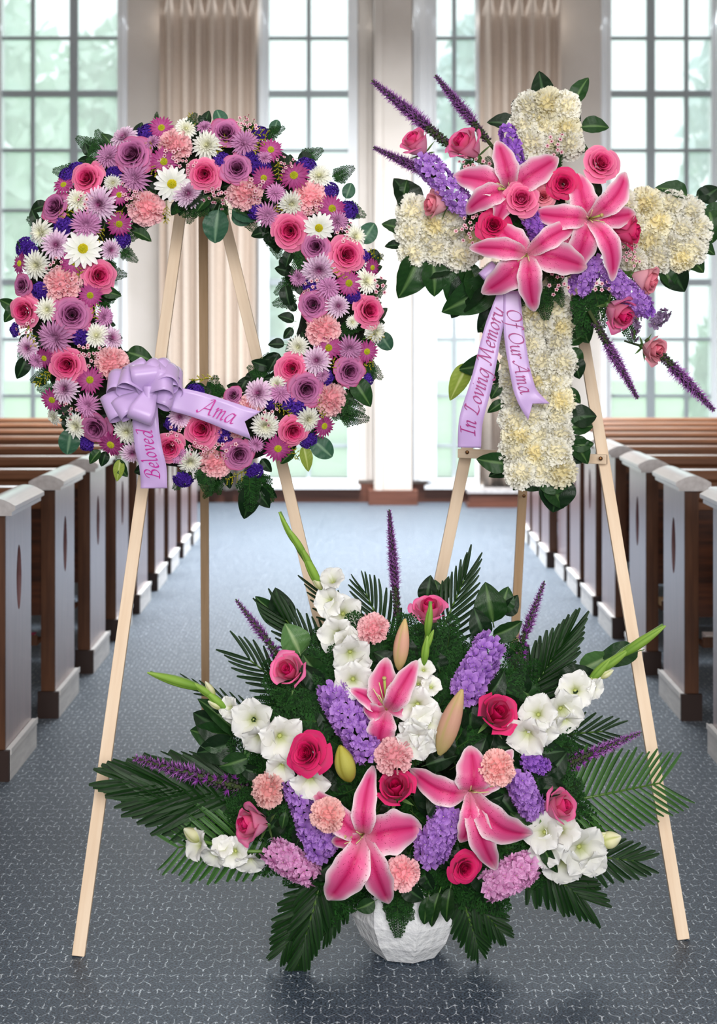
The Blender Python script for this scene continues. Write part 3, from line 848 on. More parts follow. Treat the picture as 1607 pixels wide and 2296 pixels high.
def fern_mesh(var):
    """leatherleaf frond along +Y"""
    key = ('fern', var)
    if key in CACHE: return CACHE[key]
    rr = random.Random(800 + var); b = MB()
    b.tube([(0, -.15, 0), (0, .4, .04), (0, 1, -.03)], [.009, .007, .003], C_(60, 88, 36), 4)
    N = 15
    for k in range(N):
        y = .06 + .92 * k / N
        for sd in (-1, 1):
            L = .40 * (1 - y) ** .75 * rr.uniform(.85, 1.1) + .03
            d = Vector((sd * .86, .5, rr.uniform(-.12, .16))).normalized(); s = Vector((-d.y, d.x, 0)).normalized()
            p0 = Vector((0, y, .04 * math.sin(y * 3)))
            M_ = max(3, int(L * 19))
            for q in range(M_):
                f = (q + .6) / M_; p = p0 + d * L * f; l = .098 * (1 - f * .6) * (L / .36) ** .5
                for s2 in (-1, 1):
                    e = p + (s * s2 * .9 + d * .6) * l
                    wv = d * l * .8
                    c = mix(C_(10, 36, 12), C_(36, 82, 30), rr.random())
                    i = [b.vert(p - wv * .5, c), b.vert((p + e) / 2 - wv * .6 + Vector((0, 0, .006)), c), b.vert(e, c), b.vert((p + e) / 2 + wv * .7, c)]
                    b.f.append(tuple(i))
            e = p0 + d * L * 1.08
            i = [b.vert(p0, C_(20, 50, 18)), b.vert(p0 + d * L + s * .012, C_(30, 66, 24)), b.vert(e, C_(30, 66, 24)), b.vert(p0 + d * L - s * .012, C_(30, 66, 24))]
            b.f.append(tuple(i))
    m = b.mesh('fern', M_FERN); CACHE[key] = m
    return m
def palm_leaflet():
    if 'pl' in CACHE: return CACHE['pl']
    b = MB()
    def fn(u, v):
        ww = .042 * math.sin(PI * min(.93, .06 + .9 * v)) ** .4 * (1 if v < .97 else .75)
        return (u * ww, v, .12 * v * (1 - v) - .10 * v * v + abs(u) * ww * .9)
    b.grid(5, 8, fn, lambda u, v: mix(mix(C_(36, 80, 26), C_(84, 138, 58), abs(u) * .8 + .1), C_(30, 72, 24), v * .4))
    CACHE['pl'] = b.mesh('leaflet', M_LEAF); return CACHE['pl']
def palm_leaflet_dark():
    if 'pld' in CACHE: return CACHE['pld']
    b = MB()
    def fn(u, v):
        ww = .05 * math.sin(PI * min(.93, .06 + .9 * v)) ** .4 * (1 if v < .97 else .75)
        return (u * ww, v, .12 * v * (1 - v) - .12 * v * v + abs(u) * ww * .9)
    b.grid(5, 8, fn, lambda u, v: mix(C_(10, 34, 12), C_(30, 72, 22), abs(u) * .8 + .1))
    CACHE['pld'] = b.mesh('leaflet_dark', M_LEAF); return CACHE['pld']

def liatris_mesh(var, loose):
    key = ('lia', var, loose)
    if key in CACHE: return CACHE[key]
    rr = random.Random(900 + var); b = MB()
    b.tube([(0, -.1, 0), (0, .5, 0), (0, 1, 0)], [.020, .018, .006], C_(70, 84, 50), 6)
    def burst(p, r, col, n, d0):
        for q in range(n):
            d = (d0 + Vector((rr.gauss(0, .6), rr.gauss(0, .6), rr.gauss(0, .6)))).normalized()
            s = d.orthogonal().normalized() * r * .09; L = r * rr.uniform(.7, 1.2)
            c = mix(col, C_(214, 150, 226), rr.random() * .5)
            i = [b.vert(p - s, col), b.vert(p + s, col), b.vert(p + d * L + s * .4, c)]
            b.f.append(tuple(i))
    n = 150 if not loose else 105
    for k in range(n):
        y = .04 + .95 * (k / n) ** (.95 if loose else .9)
        a = k * 2.4
        taper = 1 - .62 * max(0, (y - .55) / .45)
        rad = .052 * taper
        p = Vector((rad * .6 * math.cos(a), y, rad * .6 * math.sin(a)))
        d0 = Vector((math.cos(a), .55, math.sin(a)))
        if y < (.42 if loose else .3):
            b.blob(p, .017, mix(C_(58, 82, 44), C_(90, 62, 92), rr.random()), 1.4)
            burst(p, .030, C_(66, 88, 54), 3, d0)
            if loose and k % 4 == 0: burst(p + d0 * .03, .06, C_(150, 62, 170), 22, d0)
            elif k % 3 == 0: burst(p, .035, C_(126, 66, 140), 5, d0)
        else:
            b.blob(p, .016 * taper + .004, C_(96, 60, 104))
            burst(p, .050 * taper + .008, mix(C_(146, 88, 164), C_(188, 118, 202), rr.random()), 8, d0)
    m = b.mesh('liatris', M_MATTE); CACHE[key] = m
    return m
def glad_bloom(var):
    key = ('glad', var)
    if key in CACHE: return CACHE[key]
    rr = random.Random(1000 + var); b = MB()
    for k in range(6):
        lay = k % 2; az = k * PI / 3 + rr.uniform(-.1, .1); ph = rr.uniform(0, 6); w = .62 if lay == 0 else .5; ln = rr.uniform(.86, 1.14)
        ca, sa = math.cos(az), math.sin(az)
        def fn(u, v):
            r = .08 + .98 * ln * v ** 1.15; z = -.55 + .8 * v ** .62 - .22 * v ** 4 + lay * .03
            ww = w * math.sin(PI * (.1 + .85 * v ** 1.1)) ** .8
            z += .07 * math.sin(5 * u + ph) * v ** 2 + .22 * u * u * ww
            r += .04 * math.sin(9 * u + ph) * v ** 3
            x, y = r, u * ww
            return (x * ca - y * sa, x * sa + y * ca, z)
        b.grid(9, 8, fn, lambda u, v: mix(C_(196, 206, 120), mix(C_(240, 240, 226), C_(250, 250, 250), v), min(1, .1 + v * 2.6)))
    b.blob((0, 0, -.5), .16, C_(206, 214, 130), .5)
    out = [('petals', b.mesh('gladiolus_petals', M_PETAL))]
    b = MB()
    for k in range(4):
        a = k * 1.6; b.tube([(0, 0, -.5), (.05 * math.cos(a), .05 * math.sin(a), -.1), (.12 * math.cos(a), .12 * math.sin(a), .12)], [.02, .02, .03], C_(232, 230, 190), 5)
    out.append(b.mesh('gladiolus_stamen', M_MATTE))
    CACHE[key] = out
    return out
def bud_mesh(kind):
    """closed bud along +Y, length 1"""
    if ('bud', kind) in CACHE: return CACHE[('bud', kind)]
    c0, c1, c2, w = {'lily': (C_(206, 196, 120), C_(232, 180, 156), C_(226, 206, 130), .155), 'yellow': (C_(160, 150, 40), C_(206, 200, 96), C_(196, 186, 70), .27),
                     'green': (C_(96, 144, 40), C_(146, 186, 74), C_(170, 204, 100), .10), 'cream': (C_(180, 190, 90), C_(236, 234, 190), C_(246, 246, 230), .2)}[kind]
    b = MB()
    def fn(u, v):
        a = u * PI; r = w * math.sin(PI * (.04 + .93 * v ** .85)) ** .8 * (1 - .14 * abs(math.cos(1.5 * a)) ** 6)
        return (r * math.cos(a), v, r * math.sin(a))
    b.grid(25, 12, fn, lambda u, v: mix(mix(c0, c1, min(1, v * 2)), c2, max(0, v - .7) * 3) if abs(math.cos(1.5 * u * PI)) < .93 else mix(c0, c1, .25))
    m = b.mesh('bud', M_PETAL); CACHE[('bud', kind)] = m
    return m

# ------------------------------------------------------------------ placing flowers as parts of their arrangement
class Arr:
    def __init__(s, root, posf, nrmf):
        s.root, s.pos, s.nrm, s.k, s.big = root, posf, nrmf, 0, 1.0
    def tf(s, px, py, r, lift=0.0, d=None, roll=None, Y=None, tilt=.25):
        p = s.pos(px, py) if Y is None else at(px, py, Y)
        n = s.nrm(px, py)
        if d is not None: n = Vector((d[0], -(d[2] if len(d) > 2 else .45), d[1])).normalized()
        else:
            n = (n + Vector((rnd.uniform(-tilt, tilt), 0, rnd.uniform(-tilt, tilt))) * .5).normalized()
        sc = r * s.big * p.y / FPX
        p = at(px, py, p.y - lift)
        s.k += 1
        return place(frame(n, rnd.uniform(0, 6.28) if roll is None else roll), rel(s.root, p), sc), sc
    def part(s, name, me, M, label=None):
        o = link(name, me, s.root, M)
        if label: o['label'] = label
        return o
    def rose(s, px, py, r, col='coral', d=None, style=None, lift=0, Y=None):
        style = style or ('bud' if d else 'open')
        M, sc = s.tf(px, py, r * (1.06 if style == 'open' else 1.25), lift, d, Y=Y)
        if style == 'bud':
            M = M @ Matrix.Translation((0, 0, -.62))
        else: M = M @ Matrix.Translation((0, 0, -.25))
        ms = rose_meshes(col, style, s.k % 3)
        nm = {'hot': 'hot pink rose', 'coral': 'coral pink rose', 'lav': 'lavender rose with reddish rims', 'blush': 'pale blush pink rose', 'duo': 'rose with deep pink heart and paler outer petals'}[col]
        o = s.part('rose', ms[0][1], M, nm)
        for n, me in ms[1:]: link(n, me, o)
    def carnation(s, px, py, r, col='pink', d=None, lift=0, Y=None):
        M, sc = s.tf(px, py, r, lift, d, Y=Y)
        s.part('carnation', carnation_mesh(col, s.k % 3), M @ Matrix.Translation((0, 0, -.3)), {'pink': 'pale pink ruffled carnation', 'peach': 'peach pink ruffled carnation', 'white': 'white carnation', 'cream': 'cream white carnation with yellowish heart'}[col])
    def daisy(s, px, py, r, col='white', lift=0):
        M, sc = s.tf(px, py, r * 1.04, lift, tilt=.5)
        ms = daisy_meshes(col, s.k % 3)
        o = s.part('daisy', ms[0][1], M, {'white': 'white daisy with yellow disc', 'magenta': 'magenta daisy with green-yellow disc'}[col])
        link('flower_disc', ms[1][1], o)
    def mum(s, px, py, r, col='white', lift=0):
        M, sc = s.tf(px, py, r * 1.03, lift, tilt=.6)
        s.part('chrysanthemum', mum_mesh(col, s.k % 3), M @ Matrix.Translation((0, 0, -.1)), {'white': 'white chrysanthemum', 'lavender': 'lavender pointed-petal chrysanthemum', 'pale': 'pale lilac chrysanthemum with dark eye'}[col])
    def statice(s, px, py, r, lift=0):
        M, sc = s.tf(px, py, r * 1.15, lift)
        s.part('statice', statice_mesh(s.k % 2), M @ Matrix.Translation((0, 0, -.3)), 'deep purple statice cluster')
    def wax(s, px, py, r=26, lift=0, Y=None):
        M, sc = s.tf(px, py, r, lift, Y=Y)
        s.part('waxflower', wax_mesh(s.k % 3), M, 'tiny pink waxflower sprig')
    def gold(s, px, py, r=26, lift=0):
        M, sc = s.tf(px, py, r, lift)
        s.part('goldenrod', golden_mesh(s.k % 2), M, 'yellow-green goldenrod plume')
    def leaf(s, x0, y0, x1, y1, kind='salal', Y=None, wid=1.0, facing=(0, -1, 0.2), dy=0.0):
        a = s.pos(x0, y0) if Y is None else at(x0, y0, Y)
        e = at(x1, y1, a.y + dy)
        L = (e - a).length
        R = along(a, e, Vector(facing) + Vector((rnd.uniform(-.35, .35), 0, rnd.uniform(-.35, .35))))
        lab = {'round': 'rounded grey-green leaf', 'light': 'light green leaf', 'pale': 'yellow-green leaf'}.get(kind)
        s.part('leaf', leaf_mesh(kind), place(R, rel(s.root, a), (L * wid, L, L)), lab)
    def fern(s, x0, y0, x1, y1, Y=None, wid=1.0, dy=0.0):
        a = s.pos(x0, y0) if Y is None else at(x0, y0, Y)
        e = at(x1, y1, a.y + dy); L = (e - a).length
        R = along(a, e, Vector((rnd.uniform(-.5, .5), -1, rnd.uniform(-.3, .6))))
        s.part('fern_frond', fern_mesh(s.k % 2), place(R, rel(s.root, a), (L * wid, L, L)))
        s.k += 1
    def palm(s, x0, y0, x1, y1, Y, llen, n=11, ang=(62, 28), dark=False, sides=(-1, 1), dy=0.0, start=.12, lscale=None, wid=1.0):
        a = at(x0, y0, Y); e = at(x1, y1, Y + dy); L = (e - a).length
        R = along(a, e, (0, -1, .25))
        b = MB(); b.tube([(0, 0, 0), (0, L * .5, L * .03), (0, L, 0)], [.0045, .0035, .002], C_(86, 120, 50), 6)
        o = link('palm_frond', b.mesh('palm_rachis', M_LEAF), s.root, place(R, rel(s.root, a), 1))
        me = palm_leaflet_dark() if dark else palm_leaflet()
        ll = llen * Y / FPX
        for k in range(n):
            t = start + (1 - start) * k / (n - 1)
            for sd in sides:
                an = math.radians(ang[0] + (ang[1] - ang[0]) * t) * sd
                q = ll * ((lscale(t) if lscale else (math.sin(PI * (.28 + .6 * t))) ** .6)) * rnd.uniform(.93, 1.05)
                Ml = Matrix.Translation((0, L * t, L * .03 * math.sin(PI * t))) @ Matrix.Rotation(-an, 4, 'Z') @ Matrix.Rotation(rnd.uniform(-.12, .15), 4, 'X') @ Matrix.Rotation(sd * rnd.uniform(-.1, .5), 4, 'Y') @ Matrix.Diagonal((q * wid, q, q, 1))
                link('leaflet', me, o, Ml)
        return o
    def liatris(s, xb, yb, xt, yt, loose=False, Y=None, dy=0.0, fat=1.0, label=None):
        a = s.pos(xb, yb) if Y is None else at(xb, yb, Y)
        e = at(xt, yt, a.y + dy); L = (e - a).length
        s.part('liatris_spike', liatris_mesh(s.k % 2, loose), place(along(a, e), rel(s.root, a), (L * fat * 1.15, L, L * fat * 1.15)), label or 'fuzzy purple liatris spike')
        s.k += 1
    def stock(s, x0, y0, x1, y1, w, col='purple', Y=None, n=None, fr=None):
        """column of florets around an axis given in pixels"""
        a = (s.pos(x0, y0) if Y is None else at(x0, y0, Y)); e = (s.pos(x1, y1) if Y is None else at(x1, y1, Y))
        pm = a.y / FPX; R = w / 2 * pm
        b = MB(); b.tube([rel(s.root, a) + Vector((0, R * .8, 0)), rel(s.root, e) + Vector((0, R * .8, 0))], .004, C_(86, 116, 60), 6)
        o = s.part('stock_flower', b.mesh('stock_stem', M_LEAF), None, {'purple': 'purple stock', 'pink': 'lilac pink stock', 'violet': 'violet stock', 'dusty': 'grey-purple dried stock'}[col])
        Lp = (e - a).length
        fr = (fr or 14) * 1.15
        n = n or max(8, int((Lp / pm + w) * w / (fr * fr) * 1.25))
        ax = (e - a) / max(Lp, 1e-6) if Lp > 1e-5 else Vector((0, 0, 1))
        side = ax.cross(Vector((0, -1, 0)))
        side = side.normalized() if side.length > .01 else Vector((1, 0, 0))
        for k in range(n):
            f = (k + .5) / n
            t = f * (Lp + 2 * R * .7) - R * .7
            lat = math.sin(k * 2.39996) * 1.0
            cap = 1.0
            if t < 0: cap = math.sqrt(max(.05, 1 - (t / R) ** 2))
            if t > Lp: cap = math.sqrt(max(.05, 1 - ((t - Lp) / R) ** 2))
            th = lat * 1.45
            d = side * math.sin(th) + Vector((0, -1, 0)) * math.cos(th)
            p = a + ax * t + d * R * .78 * cap * rnd.uniform(.8, 1.05)
            nn = (d + ax * (.4 * (t / max(Lp, .01) - .3)) + Vector((rnd.uniform(-.3, .3), 0, rnd.uniform(-.3, .3)))).normalized()
            link('floret', floret_mesh(col, k % 3), o, place(frame(nn, rnd.uniform(0, 6)), rel(s.root, p), fr * pm * rnd.uniform(.85, 1.2)))
        s.k += 1
    def glad(s, stem, blooms, buds, Y=None):
        pts = [(s.pos(x, y) if Y is None else at(x, y, Y)) for x, y in stem]
        pts = [rel(s.root, p) + Vector((0, .02, 0)) for p in pts]
        b = MB(); b.tube(pts, .0045, C_(110, 150, 70), 6)
        o = s.part('gladiolus_spike', b.mesh('gladiolus_stem', M_LEAF), None, 'white gladiolus spike with green buds')
        for q in blooms:
            (x, y, r) = q[:3]
            d = q[3] if len(q) > 3 else None
            yy = s.pos(x, y).y - .012
            M, sc = s.tf(x, y, r * 1.0, rnd.uniform(0, .02), d, Y=yy if Y is None else min(Y, yy))
            g = link('bloom', glad_bloom(s.k % 3)[0][1], o, M @ Matrix.Translation((0, 0, .1)))
        for (x0, y0, x1, y1, w, kind) in buds:
            a = s.pos(x0, y0) if Y is None else at(x0, y0, Y); e = at(x1, y1, a.y - .005); L = (e - a).length
            link('bud', bud_mesh(kind), o, place(along(a, e), rel(s.root, a), (L * w, L, L * w)))
        s.k += 1
    def bud(s, x0, y0, x1, y1, kind='lily', w=1.0, Y=None):
        a = s.pos(x0, y0) if Y is None else at(x0, y0, Y); e = at(x1, y1, a.y - .02); L = (e - a).length
        s.part('lily_bud', bud_mesh(kind), place(along(a, e), rel(s.root, a), (L * w, L, L * w)), 'closed lily bud, pinkish cream' if kind == 'lily' else 'closed yellow-green lily bud')
    def lily(s, cx, cy, tips, Y=None, lift=0.03, stamens=(0.0, -30)):
        """tips: (x, y, width px, curl) for each tepal"""
        c = s.pos(cx, cy) if Y is None else at(cx, cy, Y)
        c = at(cx, cy, c.y - lift + .03); pm = c.y / FPX
        out = None
        C0 = rel(s.root, c)
        b = MB()
        sx, sy = stamens
        for k in range(6):
            a = k * 1.05; e = Vector((sx + 26 * math.cos(a), -.0, -sy + 16 * math.sin(a))) * pm
            e.y = -.055
            b.tube([C0 + Vector((0, -.004, 0)), C0 + e * .5 + Vector((0, -.012, 0)), C0 + e], [.0016, .0013, .001], C_(214, 218, 150), 5)
        e = Vector((sx * 1.4, 0, -sy * 1.4)) * pm; e.y = -.06
        b.tube([C0 + Vector((0, -.004, 0)), C0 + e * .5 + Vector((0, -.012, 0)), C0 + e], [.003, .0025, .0035], C_(170, 186, 96), 7)
        b.tube([C0 + e, C0 + e * 1.04], [.0055, .0045], C_(186, 170, 110), 7)
        st = s.part('lily', b.mesh('lily_stamens', M_MATTE), None, 'pink oriental lily with white-edged petals')
        for i, t in enumerate(tips):
            tx, ty, wpx = t[:3]; curl = t[3] if len(t) > 3 else .5
            T = at(tx, ty, c.y + .012 * curl); T0 = rel(s.root, T)
            ax = T0 - C0; L = ax.length; axn = ax.normalized()
            fac = Vector((0, -1, 0)); fac = (fac - axn * fac.dot(axn)).normalized(); sd = axn.cross(fac)
            Wd = wpx * pm * .5; ph = rnd.uniform(0, 6); bow = rnd.uniform(-.10, .10)
            lay = (0.0, .024, .004, .017, .009, .026)[i]
            def fn(u, v):
                ww = Wd * (math.sin(PI * (v * .97 + .015) ** .82) ** .72) * (1 if v < .99 else .3) + .0025
                lift_ = L * (.24 + .16 * curl) * math.sin(PI * min(1, v ** .75)) * (1 - .2 * v) - L * .10 * curl * v ** 3
                edge = abs(u)
                ru = .055 * Wd * 2 * math.sin(v * 15 + ph + (2 if u > 0 else 0)) * edge ** 3 * min(1, v * 3)
                p = C0 + ax * v + sd * (u * ww * (1 + .05 * math.sin(v * 21 + ph)) + bow * L * math.sin(PI * v)) + fac * (lift_ + lay * min(1, v * 5) + ru + .30 * ww * (u * u) * (1 - v * 1.2) + .18 * ww * (1 - math.exp(-(u / .12) ** 2)) )
                return p
            def cf(u, v):
                e = abs(u)
                c = mix(C_(238, 58, 136), C_(244, 140, 186), e ** 1.1 * .95)
                c = mix(c, C_(206, 26, 100), max(0, 1 - e * 5) * (.9 if .05 < v < .85 else .3))
                c = mix(c, C_(246, 214, 228), max(0, 1 - v * 4.5) * .55)
                wv = max(0, (e - .6) / .4) ** 1.3 + max(0, (v - .86) / .14) * .8
                return mix(c, C_(252, 236, 242), min(1, wv))
            bb = MB(); bb.grid(15, 18, fn, cf)
            link('petal', bb.mesh('lily_petal', M_LILY), st)
        s.k += 1

# ------------------------------------------------------------------ easels
def bar(name, A, B_, w, d, mat, root, parent=None, label=None):
    A, B_ = Vector(A), Vector(B_)
    z = (B_ - A); L = z.length; z.normalize()
    f = Vector((0, -1, 0)); y = -(f - z * f.dot(z)).normalized(); x = y.cross(z)
    R = Matrix((x, y, z)).transposed()
    b = MB(); b.box(-w / 2, w / 2, -d / 2, d / 2, 0, L)
    me = b.mesh(name, mat, False)
    o = link(name, me, parent or root, place(R, rel(root, A), 1))
    bv = o.modifiers.new('soft_edges', 'BEVEL'); bv.width = .0015; bv.segments = 2
    if label: o['label'] = label
    return o
def bolt(root, px, py, Y, r=.0055):
    b = MB(); b.tube([(0, 0, 0), (0, 0, .003), (0, 0, .0042)], [r, r, r * .55], n=12)
    o = link('bolt', b.mesh('bolt', M_BRONZE), root, place(frame((0, -1, 0)), rel(root, at(px, py, Y)), 1))
def foot(px, py):
    Y = FPX * EYE / (py - HY); return at(px, py, Y)

e1 = thing('display_easel', 'light pine tripod easel holding the round flower wreath', 'easel', (-.38, 4.2, 0))
A = foot(176, 2143); T = at(425, 330, 4.25); bar('leg', A, T, .031, .018, M_PINE, e1)
A1, T1 = A, T
A = foot(860, 2000); T = at(464, 330, 4.22); bar('leg', A, T, .031, .018, M_PINE, e1)
tt = .78; P = A.lerp(T, .7)
bolt(e1, 587, 822, 4.179)
A = foot(461, 1700); T = at(455, 345, 4.36); bar('leg', A, T, .027, .018, M_PINE2, e1, label='tan back leg')
b = MB(); b.tube([rel(e1, at(425, 345, 4.27)), rel(e1, at(468, 345, 4.27))], .006, n=8)
link('hinge_pin', b.mesh('hinge_pin', M_BRONZE), e1)

e2 = thing('display_easel', 'light pine tripod easel with crossbar holding the white carnation cross', 'easel', (.45, 4.2, 0))
A = foot(856, 1935); T = at(1186, 330, 4.45); bar('leg', A, T, .034, .018, M_PINE, e2)
A = foot(1531, 2106); T = at(1236, 330, 4.43); bar('leg', A, T, .031, .018, M_PINE, e2)
A = foot(1136, 1760); T = at(1212, 350, 4.56); bar('leg', A, T, .028, .018, M_PINE2, e2, label='tan back leg')
bar('crossbar', at(1028, 1016, 4.345), at(1360, 1030, 4.125), .026, .016, M_PINE, e2)
bolt(e2, 1047, 1014, 4.32); bolt(e2, 1346, 1028, 4.118); bolt(e2, 1174, 1112, 4.80)
b = MB(); b.tube([rel(e2, at(1180, 345, 4.47)), rel(e2, at(1240, 345, 4.47))], .006, n=8)
link('hinge_pin', b.mesh('hinge_pin', M_BRONZE), e2)

# ------------------------------------------------------------------ wreath
WX, WY, WR, WT, WYD = 443.0, 670.0, 308.0, 118.0, 3.95
wr = thing('funeral_wreath', 'round wreath of pink and lavender roses, daisies and pink carnations hung on the pine easel', 'wreath', at(WX, WY, WYD))
PMW = WYD / FPX
b = MB(); NS, NT = 72, 14
for i in range(NS):
    a = 2 * PI * i / NS
    for j in range(NT):
        t = 2 * PI * j / NT; rr_ = (WR + 74 * math.cos(t)) * PMW
        b.vert((rr_ * math.cos(a), .022 - .060 * math.sin(t), rr_ * math.sin(a)))
for i in range(NS):
    for j in range(NT):
        b.f.append((i * NT + j, ((i + 1) % NS) * NT + j, ((i + 1) % NS) * NT + (j + 1) % NT, i * NT + (j + 1) % NT))
link('foam_ring', b.mesh('foam_ring', M_FOAM), wr)
def wpar(px, py):
    dx, dy = px - WX, (py - WY) * 1.02
    r = math.hypot(dx, dy) or 1
    s = max(-.97, min(.97, (r - WR) / WT))
    return dx / r, -dy / r, s
def wpos(px, py):
    ux, uz, s = wpar(px, py)
    return at(px, py, WYD - .085 * math.sqrt(1 - s * s) - .005)
def wnrm(px, py):
    ux, uz, s = wpar(px, py); c = math.sqrt(1 - s * s)
    return Vector((ux * s * .75, -(c + .35), uz * s * .75)).normalized()
aw = Arr(wr, wpos, wnrm); aw.big = 1.09
# underlying greenery
for k in range(210):
    a = 2 * PI * k / 105 + rnd.uniform(-.03, .03); r = WR + (rnd.uniform(-90, 96) if k % 2 else rnd.choice((-86, -86, -30, 78)))
    x, y = WX + r * math.cos(a), WY + r * math.sin(a)
    da = a + rnd.uniform(-1.2, 1.2) + (PI if r < WR else 0); L = rnd.uniform(30, 46)
    q = wpos(x, y).y + .03
    if k % 3 == 0: aw.fern(x, y, x + 58 * math.cos(da), y + 58 * math.sin(da), Y=q)
    else: aw.leaf(x, y, x + L * math.cos(da), y + L * math.sin(da), 'dark', Y=q)
for (x0, y0, x1, y1, k_) in [(252, 330, 228, 298, 'salal'), (300, 520, 340, 540, 'salal'), (230, 650, 272, 664, 'salal'), (40, 690, -2, 672, 'salal'), (40, 690, 8, 722, 'salal'),
        (810, 545, 840, 500, 'round'), (830, 560, 850, 592, 'dark'), (490, 470, 480, 545, 'round'), (520, 480, 560, 500, 'round'), (520, 470, 575, 490, 'round'), (500, 285, 486, 245, 'round'), (612, 300, 622, 268, 'round'),
        (775, 445, 788, 410, 'round'), (790, 850, 832, 912, 'salal'), (780, 880, 770, 925, 'salal'), (700, 985, 745, 1025, 'round'), (840, 720, 868, 690, 'dark'), (850, 745, 876, 785, 'round'), (660, 1010, 628, 1040, 'salal'),
        (680, 1000, 692, 1058, 'pale'), (285, 790, 345, 810, 'salal'), (160, 960, 150, 1020, 'round'), (225, 1010, 200, 1040, 'salal'), (270, 1030, 262, 1080, 'pale'), (262, 1030, 285, 1070, 'salal'), (60, 800, 38, 850, 'dark'),
        (560, 1085, 548, 1165, 'dark'), (575, 1090, 604, 1140, 'dark'), (590, 1085, 620, 1118, 'dark'), (455, 425, 400, 470, 'dark'), (470, 440, 440, 475, 'salal'), (545, 470, 590, 475, 'dark'), (200, 350, 190, 320, 'dark'), (85, 500, 70, 468, 'dark'), (620, 800, 600, 835, 'dark'), (480, 1000, 520, 1010, 'dark'),
        (640, 640, 650, 690, 'dark'), (655, 560, 640, 600, 'dark'), (460, 870, 430, 862, 'salal')]:
    aw.leaf(x0, y0, x1, y1, k_, wid=.95)
for (x0, y0, x1, y1) in [(215, 385, 205, 325), (350, 268, 352, 250), (420, 300, 440, 252), (590, 310, 640, 285), (455, 1040, 470, 1115), (560, 1060, 560, 1150), (575, 1060, 612, 1128), (420, 450, 385, 480), (470, 450, 405, 485), (530, 455, 560, 485), (270, 560, 310, 588), (760, 930, 830, 940), (755, 900, 820, 925), (690, 560, 655, 620), (665, 760, 640, 790), (490, 1080, 455, 1118), (780, 480, 808, 488), (835, 590, 860, 570), (60, 560, 38, 540)]:
    aw.fern(x0, y0, x1, y1, wid=.95)
W_ROSE = [(298, 348, 41, 'lav'), (197, 401, 35, 'coral'), (126, 465, 32, 'lav'), (221, 618, 35, 'coral'), (56, 697, 33, 'coral'), (162, 706, 40, 'lav'), (151, 817, 38, 'coral'), (215, 958, 33, 'lav'), (381, 1003, 32, 'coral'), (453, 962, 38, 'coral'), (535, 1018, 33, 'lav'), (656, 965, 33, 'coral'), (686, 872, 36, 'lav'), (782, 832, 33, 'lav'), (654, 826, 33, 'coral'), (825, 697, 34, 'coral'), (702, 683, 32, 'lav'), (776, 572, 39, 'coral'), (708, 553, 31, 'lav'), (650, 518, 40, 'coral'), (531, 378, 33, 'lav'), (458, 390, 35, 'coral'), (506, 300, 33, 'lav'), (523, 887, 20, 'lav'), (52, 640, 24, 'lav')]
for x, y, r, c in W_ROSE: aw.rose(x, y, r, c, lift=.012)
for x, y, r in [(392, 322, 37), (330, 471, 39), (136, 639, 41), (252, 812, 37), (547, 434, 39), (694, 441, 37), (723, 738, 38), (744, 898, 38), (480, 1042, 37), (560, 905, 26), (528, 965, 21)]:
    aw.carnation(x, y, r, 'pink', lift=.010)
for x, y, r in [(385, 412, 38), (186, 558, 41), (715, 511, 33)]: aw.daisy(x, y, r, 'white', lift=.022)
for x, y, r in [(367, 362, 31), (267, 437, 23), (267, 502, 28), (165, 587, 29), (362, 287, 28), (143, 415, 25), (45, 591, 25), (202, 662, 27), (100, 803, 24), (202, 852, 30), (117, 896, 27), (249, 996, 32), (623, 1005, 31), (726, 955, 27), (822, 788, 26), (737, 780, 29), (834, 600, 21), (782, 635, 29), (744, 468, 31), (659, 394, 34), (591, 399, 26), (607, 336, 27)]:
    aw.daisy(x, y, r, 'magenta', lift=.015)
for x, y, r in [(175, 448, 28), (92, 521, 31), (81, 594, 32), (253, 410, 20), (417, 288, 24), (464, 325, 33), (654, 457, 29), (715, 394, 29), (797, 530, 28), (822, 630, 29), (842, 745, 26), (790, 722, 15), (668, 778, 25), (595, 955, 32), (692, 940, 28), (620, 862, 22), (426, 1035, 28), (284, 968, 30), (170, 955, 28), (120, 935, 20), (216, 752, 28), (106, 694, 27), (378, 400, 10)][:-1]:
    aw.mum(x, y, r, 'white', lift=.014)
for x, y, r in [(421, 433, 34), (223, 457, 39), (126, 549, 34), (278, 308, 32), (248, 560, 24), (250, 758, 28), (146, 872, 33), (297, 1015, 26), (403, 935, 26), (579, 882, 35), (710, 808, 32), (758, 686, 26), (715, 605, 37), (62, 780, 27)]:
    aw.mum(x, y, r, 'pale', lift=.018)
for x, y, r in [(300, 398, 36), (193, 504, 36), (243, 350, 30), (340, 318, 20), (549, 320, 32), (618, 432, 24), (600, 482, 28), (758, 496, 26), (667, 622, 22), (737, 644, 28), (783, 782, 31), (630, 880, 27), (573, 998, 19), (400, 1022, 22), (196, 909, 29), (82, 810, 20), (123, 757, 43), (235, 711, 24), (458, 283, 18), (592, 352, 18), (725, 842, 16)]:
    aw.mum(x, y, r, 'lavender', lift=.018)
for x, y, r in [(326, 294, 19), (253, 387, 16), (148, 392, 20), (168, 378, 17), (137, 504, 20), (50, 552, 20), (68, 562, 15), (86, 652, 17), (276, 540, 16), (587, 296, 18), (495, 359, 17), (579, 367, 22), (688, 369, 19), (783, 468, 19), (570, 474, 16), (745, 423, 16), (696, 644, 16), (793, 664, 15), (820, 574, 13), (179, 753, 18), (190, 998, 17), (409, 1080, 19), (386, 948, 16), (437, 873, 17), (665, 905, 25), (607, 903, 14), (730, 846, 15), (697, 992, 18), (502, 972, 21), (570, 1060, 18), (590, 372, 14), (828, 852, 14), (640, 908, 10), (555, 350, 14), (30, 740, 14)]:
    aw.statice(x, y, r, lift=.010)
